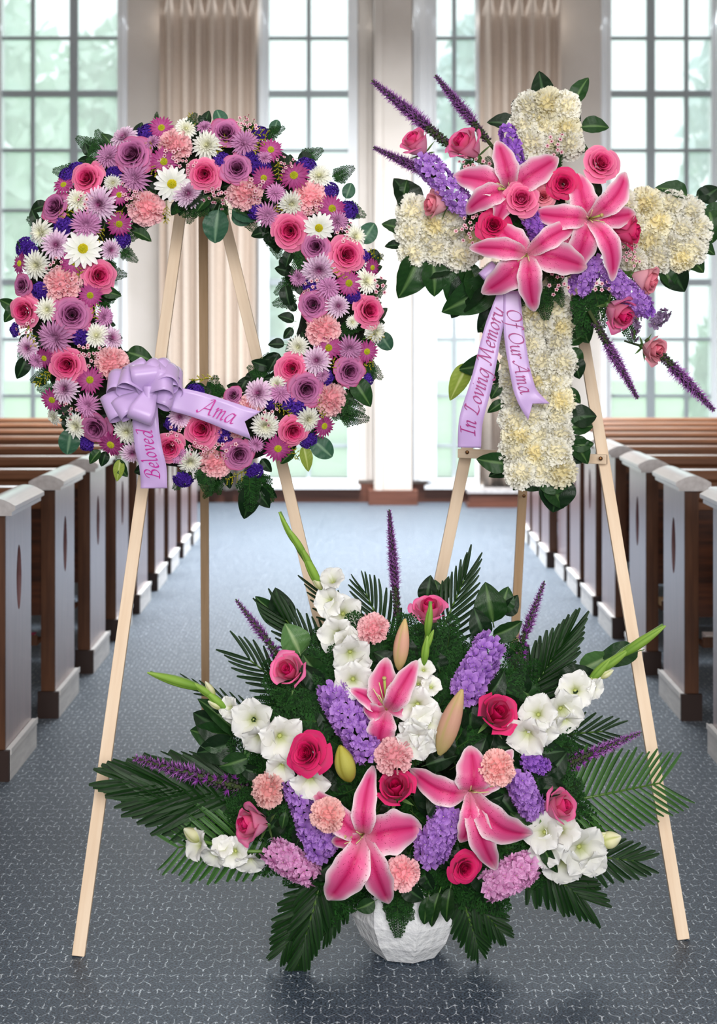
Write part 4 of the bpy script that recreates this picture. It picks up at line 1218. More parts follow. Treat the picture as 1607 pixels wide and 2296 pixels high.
for x, y in [(330, 335), (345, 382), (150, 476), (224, 527), (262, 485), (180, 600), (372, 477), (496, 328), (584, 325), (624, 381), (629, 465), (772, 614), (842, 572), (212, 690), (101, 845), (750, 817), (630, 915), (722, 920), (820, 823), (532, 1065), (838, 755), (458, 850), (430, 275), (660, 1015), (70, 750), (570, 300)]:
    aw.gold(x, y, rnd.uniform(20, 27), lift=.012)
for x, y in [(125, 590), (292, 448), (426, 370), (478, 432), (500, 443), (772, 521), (562, 283), (640, 370), (185, 790), (60, 735), (157, 915), (392, 975), (465, 1008), (205, 800), (570, 425), (845, 640), (385, 352), (545, 275), (700, 470), (440, 1000), (505, 1005), (150, 640), (190, 455), (290, 430), (700, 640), (600, 930)]:
    aw.wax(x, y, rnd.uniform(22, 30), lift=.016)

# ------------------------------------------------------------------ cross
CYD = 4.06
cr = thing('carnation_cross', 'white carnation cross with pink lilies, roses and purple stock standing on the pine easel', 'floral cross', at(1200, 620, CYD))
b = MB(); q = rel(cr, at(1205, 205, CYD))
def cbox(x0, x1, y0, y1):
    a_ = rel(cr, at(x0, y1, CYD)); c_ = rel(cr, at(x1, y0, CYD))
    b.box(a_.x, c_.x, -.015, .05, a_.z, c_.z)
cbox(1150, 1255, 225, 1045); cbox(1255, 1300, 225, 330); cbox(905, 1149, 470, 570); cbox(1256, 1560, 460, 570)
link('foam_cross', b.mesh('foam_cross', M_FOAM, False), cr)
def cpos(px, py): return at(px, py, CYD - .045)
def cnrm(px, py): return Vector((0, -1, 0.12))
ac = Arr(cr, cpos, cnrm)
WH = []
# top block
for (x, y) in [(1185, 240), (1230, 233), (1275, 238), (1172, 285), (1222, 283), (1275, 290), (1185, 320), (1240, 325), (1283, 322), (1210, 260)]: WH.append((x, y))
for (x, y) in [(925, 470), (918, 520), (925, 570), (975, 505), (978, 560), (1015, 525), (1030, 575), (1060, 545), (955, 535), (1010, 480)]: WH.append((x, y))
for (x, y) in [(1400, 455), (1450, 452), (1505, 455), (1545, 470), (1420, 500), (1475, 495), (1530, 515), (1560, 515), (1400, 555), (1455, 545), (1510, 560), (1420, 590), (1475, 585), (1530, 580), (1375, 520), (1550, 560)]: WH.append((x, y))
yy = 690
row = 0
while yy < 1062:
    for x in ((1145, 1195, 1250) if row % 2 == 0 else (1160, 1215, 1262)):
        WH.append((x + rnd.uniform(-5, 5), yy + rnd.uniform(-6, 6)))
    yy += 41; row += 1
for k, (x, y) in enumerate(WH):
    ac.carnation(x, y, rnd.uniform(36, 43), 'cream' if k % 4 == 1 else 'white', d=((x - (1205 if y > 600 or y < 400 else x)) / 160, (0 if y > 600 or y < 400 else (515 - y) / 200), 1.0), lift=rnd.uniform(-.01, .008))
for k in range(8): ac.carnation(rnd.choice([1110, 1160, 1215, 1250]), rnd.choice([430, 480, 560, 620]), 38, 'white', lift=-.02)
# backing leaves
LB = [(1222, 240, 1208, 158, .95), (1285, 235, 1318, 172, .85), (1302, 285, 1366, 284, 1.0), (1155, 285, 1092, 272, 1.0), (1290, 335, 1232, 350, 1.1), (1280, 330, 1322, 338, 1.0), (925, 475, 885, 398, 1.2), (905, 440, 912, 402, .9),
      (905, 520, 856, 500, 1.1), (900, 550, 862, 552, .9), (940, 570, 895, 670, 1.1), (970, 590, 975, 665, 1.3), (1020, 595, 930, 620, .9), (1040, 600, 1005, 680, 1.2), (1060, 600, 1070, 690, 1.2), (1080, 620, 1010, 712, 1.0), (1110, 640, 990, 700, .9),
      (1040, 590, 1060, 660, 1.1), (1120, 690, 1070, 745, 1.0), (1130, 760, 1075, 735, .9), (1120, 815, 1028, 828, .9), (1125, 845, 1080, 850, .9), (1130, 900, 1092, 925, .8), (1120, 860, 1100, 895, 1.0),
      (1570, 450, 1612, 420, 1.3), (1570, 480, 1640, 500, 1.4), (1540, 440, 1470, 418, .9), (1560, 440, 1600, 432, 1.2), (1520, 560, 1580, 610, 1.1), (1545, 540, 1605, 570, .9), (1495, 590, 1535, 655, 1.3), (1480, 595, 1512, 650, 1.0), (1590, 470, 1598, 545, 1.2),
      (1275, 720, 1330, 712, 1.1), (1285, 700, 1320, 770, 1.2), (1275, 770, 1315, 748, 1.2), (1282, 800, 1300, 850, 1.2), (1280, 780, 1305, 820, 1.0), (1270, 870, 1302, 905, .8), (1280, 940, 1338, 932, 1.4), (1275, 960, 1330, 955, 1.2), (1280, 1000, 1332, 995, .9),
      (1270, 1010, 1320, 1030, 1.2), (1275, 980, 1320, 1040, 1.0), (1140, 1040, 1068, 1030, 1.0), (1150, 1050, 1095, 1068, .9), (1180, 1055, 1150, 1100, 1.0), (1230, 1060, 1212, 1100, 1.4), (1250, 1065, 1240, 1150, 1.5), (1225, 1075, 1265, 1140, 1.2), (1200, 1070, 1290, 1075, 1.2), (1150, 1060, 1240, 1085, 1.0)]
for k, (x0, y0, x1, y1, w) in enumerate(LB):
    ac.leaf(x0, y0, x1, y1, 'salal' if k % 3 else 'dark', Y=CYD - .01 - .006 * (k % 3), wid=w)
ac.leaf(1050, 815, 1008, 898, 'pale', Y=CYD, wid=.9)
for (x0, y0, x1, y1) in [(1180, 640, 1150, 700), (1215, 640, 1225, 720), (1240, 640, 1262, 690), (1320, 650, 1300, 760), (1330, 640, 1350, 740), (1390, 690, 1420, 770), (1300, 660, 1280, 700), (1210, 650, 1200, 700), (1370, 620, 1395, 700), (1080, 480, 1040, 520), (1060, 360, 1030, 390), (1240, 380, 1260, 340), (1350, 650, 1330, 700), (1120, 400, 1090, 350), (1290, 470, 1330, 430), (1330, 560, 1300, 640), (1150, 480, 1130, 560), (1250, 600, 1240, 660)]:
    ac.fern(x0, y0, x1, y1, Y=CYD - .08)
for k in range(26):
    x, y = rnd.uniform(1090, 1340), rnd.uniform(400, 640); a = rnd.uniform(0, 6.28)
    ac.leaf(x, y, x + 55 * math.cos(a), y + 55 * math.sin(a), 'dark', Y=CYD - .085)
ac.liatris(1012, 330, 833, 180, Y=CYD - .07, fat=1.0); ac.liatris(1098, 322, 975, 168, Y=CYD - .065, fat=1.0); ac.liatris(1000, 408, 836, 330, Y=CYD - .09, fat=1.1)
ac.liatris(1330, 715, 1430, 895, Y=CYD - .10, fat=.95); ac.liatris(1462, 775, 1602, 922, Y=CYD - .10, fat=1.1)
CY2 = CYD - .13
def cpos2(px, py): return at(px, py, CYD - .10 - .05 * math.exp(-((px - 1220) / 160) ** 2 - ((py - 490) / 130) ** 2))
ac.pos = cpos2
ac.stock(960, 372, 1035, 455, 62, 'purple', n=46, fr=13)
ac.stock(1138, 300, 1165, 390, 42, 'violet', n=34, fr=11)
ac.stock(1195, 495, 1212, 525, 55, 'violet', n=30, fr=12)
ac.stock(1325, 598, 1300, 640, 58, 'purple', n=30, fr=13)
ac.stock(1375, 625, 1432, 680, 55, 'purple', n=38, fr=14)
ac.stock(1440, 680, 1450, 695, 30, 'violet', n=14, fr=11)
ac.stock(1470, 722, 1490, 705, 24, 'dusty', n=12, fr=10)
ac.stock(1435, 690, 1420, 760, 14, 'dusty', n=8, fr=8)
ac.rose(934, 322, 37, 'duo', d=(-.5, .62, .5)); ac.rose(1046, 328, 44, 'duo', d=(-.6, .55, .55)); ac.rose(976, 460, 32, 'blush', d=(-1, .12, .45))
ac.rose(1106, 506, 39, 'hot', lift=.03); ac.rose(1218, 440, 28, 'blush', lift=.0); ac.rose(1168, 447, 40, 'coral', lift=.045)
ac.rose(1262, 412, 36, 'hot', lift=.03); ac.rose(1345, 368, 42, 'coral', d=(.2, .2, 1), style='open', lift=.02)
ac.rose(1290, 520, 35, 'coral', lift=.03); ac.rose(1405, 520, 38, 'hot', d=(.95, -.05, .45), lift=.02)
ac.rose(1446, 626, 37, 'blush', d=(.9, -.35, .5)); ac.rose(1388, 700, 42, 'duo', d=(.55, -.45, .7), lift=.01); ac.rose(1464, 783, 33, 'blush', d=(.6, -.2, .75))
ac.lily(1140, 428, [(1015, 393, 62, .7), (1113, 318, 50, .4), (1252, 352, 62, .6), (1042, 478, 50, .9), (1200, 500, 50, .3), (1110, 500, 40, .3)], lift=.035, stamens=(-18, 0))
ac.lily(1180, 570, [(1112, 503, 58, .9), (1052, 556, 46, .9), (1080, 658, 66, .6), (1197, 698, 52, .7), (1316, 600, 70, .5), (1288, 505, 46, .9)], lift=.06, stamens=(-12, 32))
ac.lily(1318, 492, [(1298, 388, 58, .5), (1400, 388, 52, .6), (1425, 478, 50, .5), (1372, 630, 46, .6), (1282, 612, 60, .6), (1192, 478, 52, .7)], lift=.035, stamens=(16, -4))
for x, y in [(1055, 488), (1253, 636), (1418, 578), (1077, 372), (1048, 520), (1245, 326), (1350, 640), (1408, 560), (1045, 375)]: ac.wax(x, y, rnd.uniform(24, 32), lift=.01)

# ------------------------------------------------------------------ basket arrangement
BX, BY, BYD = 905.0, 1785.0, 3.80
ba = thing('flower_arrangement', 'fan-shaped arrangement of lilies, roses, gladioli and palm in a white faceted pot on the carpet', 'flower arrangement', (0.11, 3.735, 0))
pc = Vector((foot(912, 2140).x, 3.735, 0))
b = MB(); prof = [(.060, 0.0), (.074, .004), (.104, .045), (.124, .095), (.126, .16), (.121, .215), (.112, .215), (.108, .19), (.0, .19)]
for (r, z) in prof:
    for k in range(8):
        a = 2 * PI * k / 8 + .15
        b.vert((r * 1.1 * math.cos(a), r * 1.1 * math.sin(a), z * 1.04))
for j in range(len(prof) - 1):
    for k in range(8):
        b.f.append((j * 8 + k, j * 8 + (k + 1) % 8, (j + 1) * 8 + (k + 1) % 8, (j + 1) * 8 + k))
b.f.append(tuple(reversed(range(8))))
link('pot', b.mesh('pot', M_POT, False), ba, Matrix.Translation(rel(ba, pc)))['label'] = 'white faceted clay pot'
b = MB(); fc = rel(ba, at(905, 1820, 3.81))
b.grid(25, 13, lambda u, v: (fc.x + .27 * math.cos(u * PI) * math.sin(v * PI), fc.y + .09 * math.sin(u * PI) * math.sin(v * PI), fc.z + .255 * math.cos(v * PI) + .01), lambda u, v: (1, 1, 1))
b.tube([rel(ba, Vector((pc.x, 3.76, .12))), fc], [.09, .12], n=12)
link('floral_foam', b.mesh('floral_foam', M_FOAM), ba)
def bq(px, py): return max(0.0, 1 - ((px - BX) / 500) ** 2 - ((py - BY) / 430) ** 2)
def bpos(px, py): return at(px, py, BYD - .26 * math.sqrt(bq(px, py)))
def bnrm(px, py): return Vector(((px - BX) / 520, -.9, -(py - BY) / 620 + .28)).normalized()
ab = Arr(ba, bpos, bnrm)
# palms (behind and below)
ab.palm(640, 1800, 288, 1752, 3.74, 150, 17, (40, 12), True, dy=-.05, wid=1.7)
ab.palm(600, 1815, 330, 1790, 3.73, 130, 13, (60, 20), True, dy=-.05, wid=1.7)
ab.palm(690, 1850, 400, 1900, 3.70, 120, 15, (62, 40), False, sides=(-1, 1), dy=-.03, wid=1.3)
ab.palm(760, 1920, 640, 2120, 3.66, 95, 14, (55, 18), True, dy=-.02, wid=1.6)
ab.palm(740, 1900, 668, 2165, 3.645, 90, 14, (40, 12), True, dy=-.02, wid=1.6)
ab.palm(800, 1930, 730, 2090, 3.66, 70, 10, (45, 15), True, wid=1.6)
ab.palm(1020, 1960, 1070, 2120, 3.66, 75, 13, (60, 18), True, wid=1.7)
ab.palm(1010, 1960, 1120, 2085, 3.66, 75, 12, (50, 18), True, wid=1.6)
ab.palm(1150, 1820, 1478, 1756, 3.70, 150, 17, (62, 42), False, lscale=lambda t: 1.05 - .45 * t, start=.25)
ab.palm(1130, 1880, 1300, 2010, 3.70, 120, 12, (70, 20), True, lscale=lambda t: 1.0 - .35 * t, start=.3, wid=1.5)
ab.palm(1180, 1900, 1420, 1930, 3.72, 110, 11, (70, 20), True, lscale=lambda t: 1.0 - .4 * t, start=.3, wid=1.5)
ab.palm(1130, 1640, 1262, 1440, 3.80, 130, 13, (50, 8), True, lscale=lambda t: 1.0 - .3 * t, start=.2, wid=1.3)
ab.palm(1100, 1660, 1350, 1640, 3.80, 110, 10, (55, 20), True, lscale=lambda t: 1.0 - .4 * t, start=.3)
ab.palm(860, 1620, 640, 1390, 3.80, 120, 13, (60, 15), True, lscale=lambda t: 1.0 - .3 * t, start=.25)
ab.palm(900, 1560, 720, 1330, 3.81, 100, 11, (60, 15), True, lscale=lambda t: 1.0 - .35 * t, start=.3)
ab.palm(900, 1500, 820, 1330, 3.81, 95, 9, (55, 15), True, start=.3)
ab.palm(940, 1530, 1040, 1300, 3.81, 110, 11, (55, 12), True, lscale=lambda t: 1.0 - .3 * t, start=.3)
ab.palm(780, 1650, 560, 1480, 3.80, 120, 11, (55, 20), True, lscale=lambda t: 1.0 - .35 * t, start=.3)
ab.palm(760, 1700, 440, 1540, 3.80, 90, 11, (40, 14), True, lscale=lambda t: 1.0 - .5 * t, start=.3)
ab.palm(760, 1740, 400, 1700, 3.80, 90, 11, (40, 14), True, lscale=lambda t: 1.0 - .5 * t, start=.3)
# dark leatherleaf and salal between the flowers
for k in range(170):
    a = rnd.uniform(0, 2 * PI); f = math.sqrt(rnd.uniform(.0, 1))
    x, y = BX + 330 * f * math.cos(a), 1765 + (300 if math.sin(a) < 0 else 215) * f * math.sin(a)
    da = a + rnd.uniform(-.8, .8); L = rnd.uniform(90, 140)
    ab.fern(x, y, x + L * math.cos(da), y + L * math.sin(da), Y=bpos(x, y).y + rnd.uniform(.035, .07), dy=.02, wid=1.15)
for k in range(150):
    a = rnd.uniform(0, 2 * PI); f = math.sqrt(rnd.uniform(0, 1))
    x, y = BX + 330 * f * math.cos(a), 1770 + (290 if math.sin(a) < 0 else 200) * f * math.sin(a)
    da = a + rnd.uniform(-1, 1); L = rnd.uniform(50, 80)
    ab.leaf(x, y, x + L * math.cos(da), y + L * math.sin(da), 'dark', Y=bpos(x, y).y + rnd.uniform(.03, .06))
for (x0, y0, x1, y1, k_, w) in [(640, 1400, 572, 1338, 'salal', .8), (636, 1402, 618, 1318, 'dark', 1.1), (640, 1410, 630, 1340, 'dark', .8), (672, 1465, 640, 1398, 'light', 1.4), (728, 1530, 678, 1470, 'salal', 1.3), (690, 1450, 660, 1480, 'salal', 1),
        (955, 1350, 965, 1290, 'dark', 1.1), (985, 1350, 975, 1300, 'salal', 1.0), (995, 1350, 1005, 1292, 'long', 1.6), (1105, 1395, 1088, 1306, 'salal', 1.25), (1118, 1372, 1140, 1316, 'salal', 1.3), (1125, 1375, 1162, 1335, 'dark', 1.1), (1085, 1430, 1062, 1362, 'dark', 1.1), (1105, 1425, 1172, 1395, 'salal', .95),
        (1180, 1560, 1120, 1500, 'dark', 1.2), (1190, 1570, 1150, 1520, 'salal', 1.2), (1110, 1560, 1185, 1610, 'dark', 1.1), (520, 1640, 432, 1600, 'dark', 1.2), (525, 1650, 425, 1640, 'salal', 1.1), (530, 1665, 440, 1690, 'dark', 1.1), (540, 1650, 445, 1565, 'salal', .6),
        (555, 1700, 490, 1720, 'salal', 1.1), (540, 1640, 500, 1590, 'dark', 1.0), (560, 1680, 548, 1700, 'light', 1.0), (975, 1740, 958, 1840, 'dark', 1.1), (1000, 1830, 960, 1770, 'dark', 1.4), (840, 2020, 798, 2040, 'salal', 1.2), (960, 2010, 950, 2075, 'salal', .8), (985, 2000, 965, 2080, 'long', 1.5), (1010, 1990, 1000, 2070, 'long', 1.5),
        (1210, 1880, 1250, 1960, 'long', 1.2), (640, 1820, 632, 1860, 'salal', .8), (1190, 1860, 1140, 1820, 'long', 2), (1430, 1460, 1330, 1490, 'salal', .8), (1300, 1500, 1370, 1468, 'light', 1.3), (1250, 1540, 1345, 1510, 'dark', 1.0),
        (900, 1980, 950, 2020, 'dark', 1.0)]:
    ab.leaf(x0, y0, x1, y1, k_, Y=bpos(x0, y0).y + (.004 if y0 > 1750 else .035), wid=w)
ab.fern(890, 2000, 892, 2105, Y=3.60, wid=.9); ab.fern(905, 2000, 925, 2065, Y=3.60); ab.fern(880, 2000, 870, 2060, Y=3.61)
for (x0, y0, x1, y1) in [(660, 1560, 590, 1480), (690, 1600, 610, 1540), (640, 1580, 560, 1570), (1180, 1480, 1110, 1420), (1200, 1700, 1330, 1690), (1200, 1680, 1300, 1640), (1000, 1460, 930, 1400), (880, 1480, 800, 1440), (720, 1500, 700, 1430), (1040, 1480, 1010, 1400), (1230, 1700, 1290, 1740), (850, 1460, 860, 1400), (1060, 1450, 1090, 1400), (690, 1680, 640, 1760), (700, 1440, 760, 1400)]:
    ab.fern(x0, y0, x1, y1, Y=3.74)
# gladioli
ab.glad([(935, 1720), (850, 1560), (790, 1440), (725, 1325), (670, 1240), (626, 1150)], [(745, 1300, 30), (738, 1348, 34, (-.4, .1, .9)), (770, 1376, 42, (.1, .2, 1)), (757, 1424, 44, (-.3, -.1, 1)), (786, 1468, 42, (.1, -.2, 1)), (808, 1490, 26, (.6, -.3, .8)), (791, 1525, 44, (0, .1, 1)), (780, 1440, 34, (.3, 0, 1))],
        [(722, 1325, 678, 1235, 1.1, 'green'), (706, 1290, 672, 1222, 1.2, 'green'), (690, 1255, 642, 1180, 1.0, 'green'), (664, 1225, 625, 1148, .8, 'green'), (722, 1322, 700, 1290, 1.2, 'cream')], Y=3.70)
ab.glad([(960, 1720), (945, 1600), (942, 1520), (955, 1440), (966, 1352)], [(950, 1500, 24), (938, 1530, 26), (967, 1538, 24), (933, 1582, 46, (-.2, .1, 1)), (953, 1622, 46, (.1, 0, 1)), (935, 1662, 42, (-.1, -.2, 1)), (930, 1640, 36, (-.4, -.2, 1)), (965, 1660, 30, (.3, -.4, 1))],
        [(950, 1492, 958, 1425, 1.4, 'green'), (952, 1462, 972, 1412, 1.3, 'green'), (957, 1430, 966, 1352, 1.2, 'green')], Y=3.58)
ab.glad([(720, 1760), (630, 1680), (560, 1640), (505, 1590), (440, 1545), (334, 1512)], [(515, 1587, 26, (-.5, .3, .8)), (522, 1606, 20, (-.4, -.4, 1)), (566, 1614, 46, (-.1, .2, 1)), (582, 1656, 40, (-.1, -.5, 1)), (630, 1655, 50, (.2, .0, 1)), (695, 1752, 42, (0, -.4, 1)), (630, 1722, 36, (-.2, -.4, 1))],
        [(512, 1594, 455, 1545, 1.4, 'green'), (490, 1570, 430, 1530, 1.3, 'green'), (460, 1545, 330, 1508, .9, 'green'), (500, 1588, 466, 1572, 1.2, 'cream'), (482, 1560, 460, 1528, 1.0, 'cream')], Y=3.66)
ab.glad([(1080, 1760), (1180, 1660), (1260, 1580), (1320, 1530), (1400, 1460), (1490, 1405)], [(1181, 1650, 46, (-.3, -.3, 1)), (1205, 1600, 42, (-.2, .4, 1)), (1214, 1640, 36, (.2, -.5, 1)), (1262, 1594, 46, (.2, -.1, 1)), (1290, 1548, 44, (-.1, .3, 1)), (1332, 1543, 24, (.6, -.1, .8)), (1270, 1620, 32, (.3, -.6, .9))],
        [(1318, 1532, 1370, 1475, 1.4, 'green'), (1340, 1508, 1412, 1455, 1.2, 'green'), (1385, 1475, 1492, 1403, .9, 'green'), (1320, 1530, 1345, 1508, 1.3, 'cream'), (1345, 1520, 1375, 1502, 1.2, 'cream')], Y=3.68)
ab.glad([(760, 1880), (640, 1915), (540, 1915), (440, 1890)], [(443, 1893, 34, (-.7, .3, .6)), (478, 1918, 30, (-.4, -.5, .8)), (524, 1910, 36, (-.2, .2, 1)), (560, 1932, 34, (.1, -.7, .8)), (500, 1900, 26, (0, .6, .8))], [(450, 1885, 412, 1858, 1.6, 'cream'), (590, 1918, 620, 1912, 1.5, 'green')], Y=3.62)
ab.glad([(1100, 1840), (1230, 1880), (1310, 1900), (1380, 1890)], [(1218, 1866, 42, (-.3, .3, 1)), (1258, 1860, 40, (0, .5, 1)), (1225, 1905, 40, (-.3, -.2, 1)), (1305, 1905, 52, (.2, 0, 1)), (1265, 1940, 46, (-.1, -.4, 1)), (1330, 1935, 34, (.3, -.4, 1))], [(1345, 1890, 1392, 1876, 2.0, 'cream'), (1338, 1882, 1360, 1868, 1.7, 'cream')], Y=3.64)
# liatris
ab.liatris(892, 1392, 872, 1142, Y=3.76, fat=.72, label='tall thin purple liatris spike'); ab.liatris(640, 1490, 528, 1343, True, Y=3.74); ab.liatris(1148, 1500, 1221, 1302, True, Y=3.74, fat=.9)
ab.liatris(562, 1772, 296, 1698, True, Y=3.68, fat=.95); ab.liatris(1245, 1725, 1438, 1642, True, Y=3.70, fat=.95)
# lilies and buds
ab.lily(866, 1590, [(865, 1475, 66, .4), (934, 1478, 50, .5), (785, 1545, 36, .6), (850, 1662, 60, .5), (918, 1560, 44, .5), (818, 1582, 34, .8)], lift=.03, stamens=(-4, -58))
ab.lily(1052, 1772, [(918, 1728, 60, 1.0), (1052, 1668, 80, .5), (1150, 1682, 50, .6), (1192, 1868, 70, .5), (1112, 1950, 54, .5), (1032, 1882, 46, .5)], lift=.035, stamens=(26, -26))
ab.lily(815, 1868, [(946, 1856, 96, .4), (736, 2012, 82, .4), (872, 2028, 62, .5), (836, 1716, 50, .9), (700, 1772, 56, .8), (745, 1880, 34, .4)], lift=.035, stamens=(-30, -8))
ab.bud(894, 1502, 908, 1388, 'lily', 1.0, Y=3.60); ab.bud(985, 1692, 1036, 1546, 'lily', 1.0, Y=3.52); ab.bud(785, 1752, 762, 1672, 'yellow', 1.0, Y=3.50)
# stock
ab.stock(752, 1560, 812, 1665, 88, 'purple', n=70, fr=15); ab.stock(1092, 1458, 1052, 1535, 84, 'purple', n=60, fr=15)
ab.stock(665, 1775, 712, 1900, 62, 'purple', n=56, fr=14); ab.stock(738, 1880, 730, 1895, 50, 'purple', n=18, fr=15)
ab.stock(625, 1915, 680, 1948, 76, 'pink', n=50, fr=14); ab.stock(1000, 1840, 968, 1898, 88, 'purple', n=60, fr=15)
ab.stock(1120, 1975, 1165, 1950, 88, 'pink', n=60, fr=15); ab.stock(1190, 1705, 1212, 1718, 40, 'violet', n=20, fr=12); ab.stock(1168, 1758, 1186, 1800, 68, 'purple', n=44, fr=15)
# roses and carnations
ab.rose(650, 1506, 42, 'duo', d=(-.35, .5, .85), lift=.02); ab.rose(962, 1373, 42, 'duo', d=(0, .9, .55)); ab.rose(1112, 1602, 46, 'hot', d=(.25, .5, .8), lift=.02)
ab.rose(692, 1690, 50, 'hot', lift=.06); ab.rose(887, 1770, 42, 'hot', d=(-.1, .7, .8), lift=.03); ab.rose(1039, 1944, 38, 'hot', lift=.04); ab.rose(1250, 1810, 43, 'duo', d=(.6, .35, .6), lift=.02); ab.rose(567, 1847, 44, 'duo', d=(-.8, .15, .55), lift=.02)
for x, y, r, c in [(835, 1405, 38, 'pink'), (593, 1772, 42, 'peach'), (731, 1828, 40, 'peach'), (882, 1692, 44, 'pink'), (1120, 1721, 42, 'peach'), (902, 1962, 41, 'pink')]: ab.carnation(x, y, r, c, lift=.085 if c == 'peach' and x > 700 else .04)

# ------------------------------------------------------------------ ribbons with lettering
def smooth(pts, n=8):
    P_ = [Vector(p) for p in pts]; out = []
    for i in range(len(P_) - 1):
        p0 = P_[max(i - 1, 0)]; p1 = P_[i]; p2 = P_[i + 1]; p3 = P_[min(i + 2, len(P_) - 1)]
        for k in range(n):
            t = k / n
            out.append(.5 * ((2 * p1) + (p2 - p0) * t + (2 * p0 - 5 * p1 + 4 * p2 - p3) * t * t + (3 * p1 - p0 - 3 * p2 + p3) * t ** 3))
    out.append(P_[-1]); return out
GL = {
 'a': ([[(.75, .9), (.4, 1), (.1, .6), (.05, .25), (.2, 0), (.45, .15), (.72, .85)], [(.76, 1), (.66, .3), (.74, .02), (.92, .15)]], 1.02),
 'm': ([[(0, .8), (.12, 1), (.1, 0)], [(.1, .5), (.32, .92), (.5, .9), (.48, 0)], [(.48, .5), (.7, .92), (.88, .9), (.85, .2), (.92, 0), (1.05, .15)]], 1.2),
 'e': ([[(.1, .5), (.45, .55), (.58, .82), (.4, 1), (.14, .72), (.08, .3), (.25, 0), (.6, .2)]], .76),
 'l': ([[(.0, 1.6), (.14, 1.75), (.15, 1), (.12, .2), (.2, 0), (.38, .15)]], .46),
 'o': ([[(.4, 1), (.14, .75), (.06, .3), (.25, 0), (.55, .25), (.62, .7), (.4, 1)]], .82),
 'v': ([[(0, .85), (.12, 1), (.2, .3), (.26, 0)], [(.26, 0), (.5, .4), (.6, .85), (.5, 1)]], .76),
 'd': ([[(.7, .85), (.4, 1), (.1, .6), (.05, .25), (.2, 0), (.45, .15), (.7, .8)], [(.35, 1.62), (.6, 1.78), (.76, 1.7), (.72, 1), (.65, .3), (.7, .02), (.88, .15)]], 1.0),
 'i': ([[(0, .8), (.12, 1), (.1, .15), (.18, 0), (.32, .12)], [(.12, 1.38), (.2, 1.44)]], .42),
 'n': ([[(0, .8), (.12, 1), (.1, 0)], [(.1, .5), (.35, .95), (.55, .9), (.52, .2), (.6, 0), (.76, .15)]], .88),
 'g': ([[(.7, .9), (.4, 1), (.1, .6), (.05, .25), (.2, 0), (.45, .15), (.68, .8)], [(.74, 1), (.66, 0), (.5, -.6), (.22, -.72), (0, -.5)]], .88),
 'r': ([[(0, .8), (.12, 1), (.1, 0)], [(.1, .5), (.3, .9), (.45, 1), (.58, .88)]], .62),
 'y': ([[(0, .85), (.12, 1), (.14, .4), (.3, .05), (.6, .3)], [(.68, 1), (.6, .1), (.42, -.6), (.15, -.72), (-.05, -.55)]], .8),
 'u': ([[(0, .8), (.12, 1), (.1, .3), (.22, 0), (.48, .15), (.62, .75)], [(.66, 1), (.6, .2), (.68, 0), (.84, .15)]], .92),
 'f': ([[(.72, 1.6), (.52, 1.78), (.36, 1.4), (.25, 0), (.1, -.55), (-.1, -.65)], [(.05, .95), (.55, .98)]], .6),
 'A': ([[(-.35, .2), (-.15, 0), (.3, .7), (.8, 1.62)], [(.45, 1.5), (.8, 1.62), (.86, .8), (.92, .1), (1.14, .1)], [(.25, .55), (.9, .58)]], 1.35),
 'B': ([[(.4, 1.5), (.34, .7), (.22, 0)], [(-.05, 1.15), (.12, 1.5), (.6, 1.68), (.92, 1.4), (.75, 1.0), (.38, .88)], [(.38, .88), (.85, .78), (.95, .35), (.6, 0), (.05, .03)]], 1.2),
 'I': ([[(.1, 1.5), (.7, 1.6)], [(.42, 1.55), (.3, 0)], [(0, 0), (.6, .05)]], .85),
 'L': ([[(.1, 1.25), (.3, 1.58), (.62, 1.5)], [(.45, 1.55), (.36, .7), (.18, .03)], [(.05, .1), (.25, .02), (.7, 0), (1.05, .25)]], 1.2),
 'M': ([[(-.1, .1), (.08, 0), (.28, .8), (.42, 1.55)], [(.42, 1.55), (.68, .15)], [(.68, .15), (1.2, 1.6)], [(1.2, 1.6), (1.26, .8), (1.32, .05), (1.5, .15)], [(.42, 1.55), (.15, 1.6), (.0, 1.4)]], 1.7),
 'O': ([[(.7, 1.62), (.25, 1.4), (.05, .7), (.25, .1), (.65, .0), (1.1, .4), (1.2, 1.0), (1.0, 1.5), (.7, 1.62)]], 1.42),
 ' ': ([], .6)}
def lettering(name, text, mapf, h, mat, parent, nib=.19, label=None):
    """broad-nib strokes; h = x-height in metres; mapf(s, t) -> world point on the ribbon"""
    b = MB(); s0 = 0; tot = sum(GL[c][1] for c in text)
    for ch in text:
        strokes, adv = GL[ch]
        for st in strokes:
            q = smooth([Vector((p[0] + .18 * p[1], p[1], 0)) for p in st], 6)
            for nv in (Vector((math.cos(.65), math.sin(.65), 0)) * nib / 2, Vector((-math.sin(.65), math.cos(.65), 0)) * nib * .18):
                base = len(b.v)
                for p in q:
                    for sg in (-1, 1):
                        w = p + nv * sg
                        b.vert(mapf((s0 + w.x) * h, w.y * h, tot * h))
                for k in range(len(q) - 1):
                    b.f.append((base + 2 * k, base + 2 * k + 1, base + 2 * k + 3, base + 2 * k + 2))
        s0 += adv
    o = link(name, b.mesh(name, mat, False), parent)
    if label: o['label'] = label
    sm = o.modifiers.new('thick', 'SOLIDIFY'); sm.thickness = .0004
    return o
def strip(pts, widths, ends=None):
    """pts: px,py,Y ; returns centre points, side vectors, cumulative length, helper mesh"""
    c = smooth([at(*p) for p in pts], 8); n = len(c)
    W_ = [np.interp(i / (n - 1) * (len(pts) - 1), range(len(widths)), widths) * c[i].y / FPX for i in range(n)]
    sd, L = [], [0]
    for i in range(n):
        t = (c[min(i + 1, n - 1)] - c[max(i - 1, 0)]).normalized()
        sd.append(t.cross(Vector((0, -1, 0))).normalized())
        if i: L.append(L[-1] + (c[i] - c[i - 1]).length)
    return c, sd, L, W_
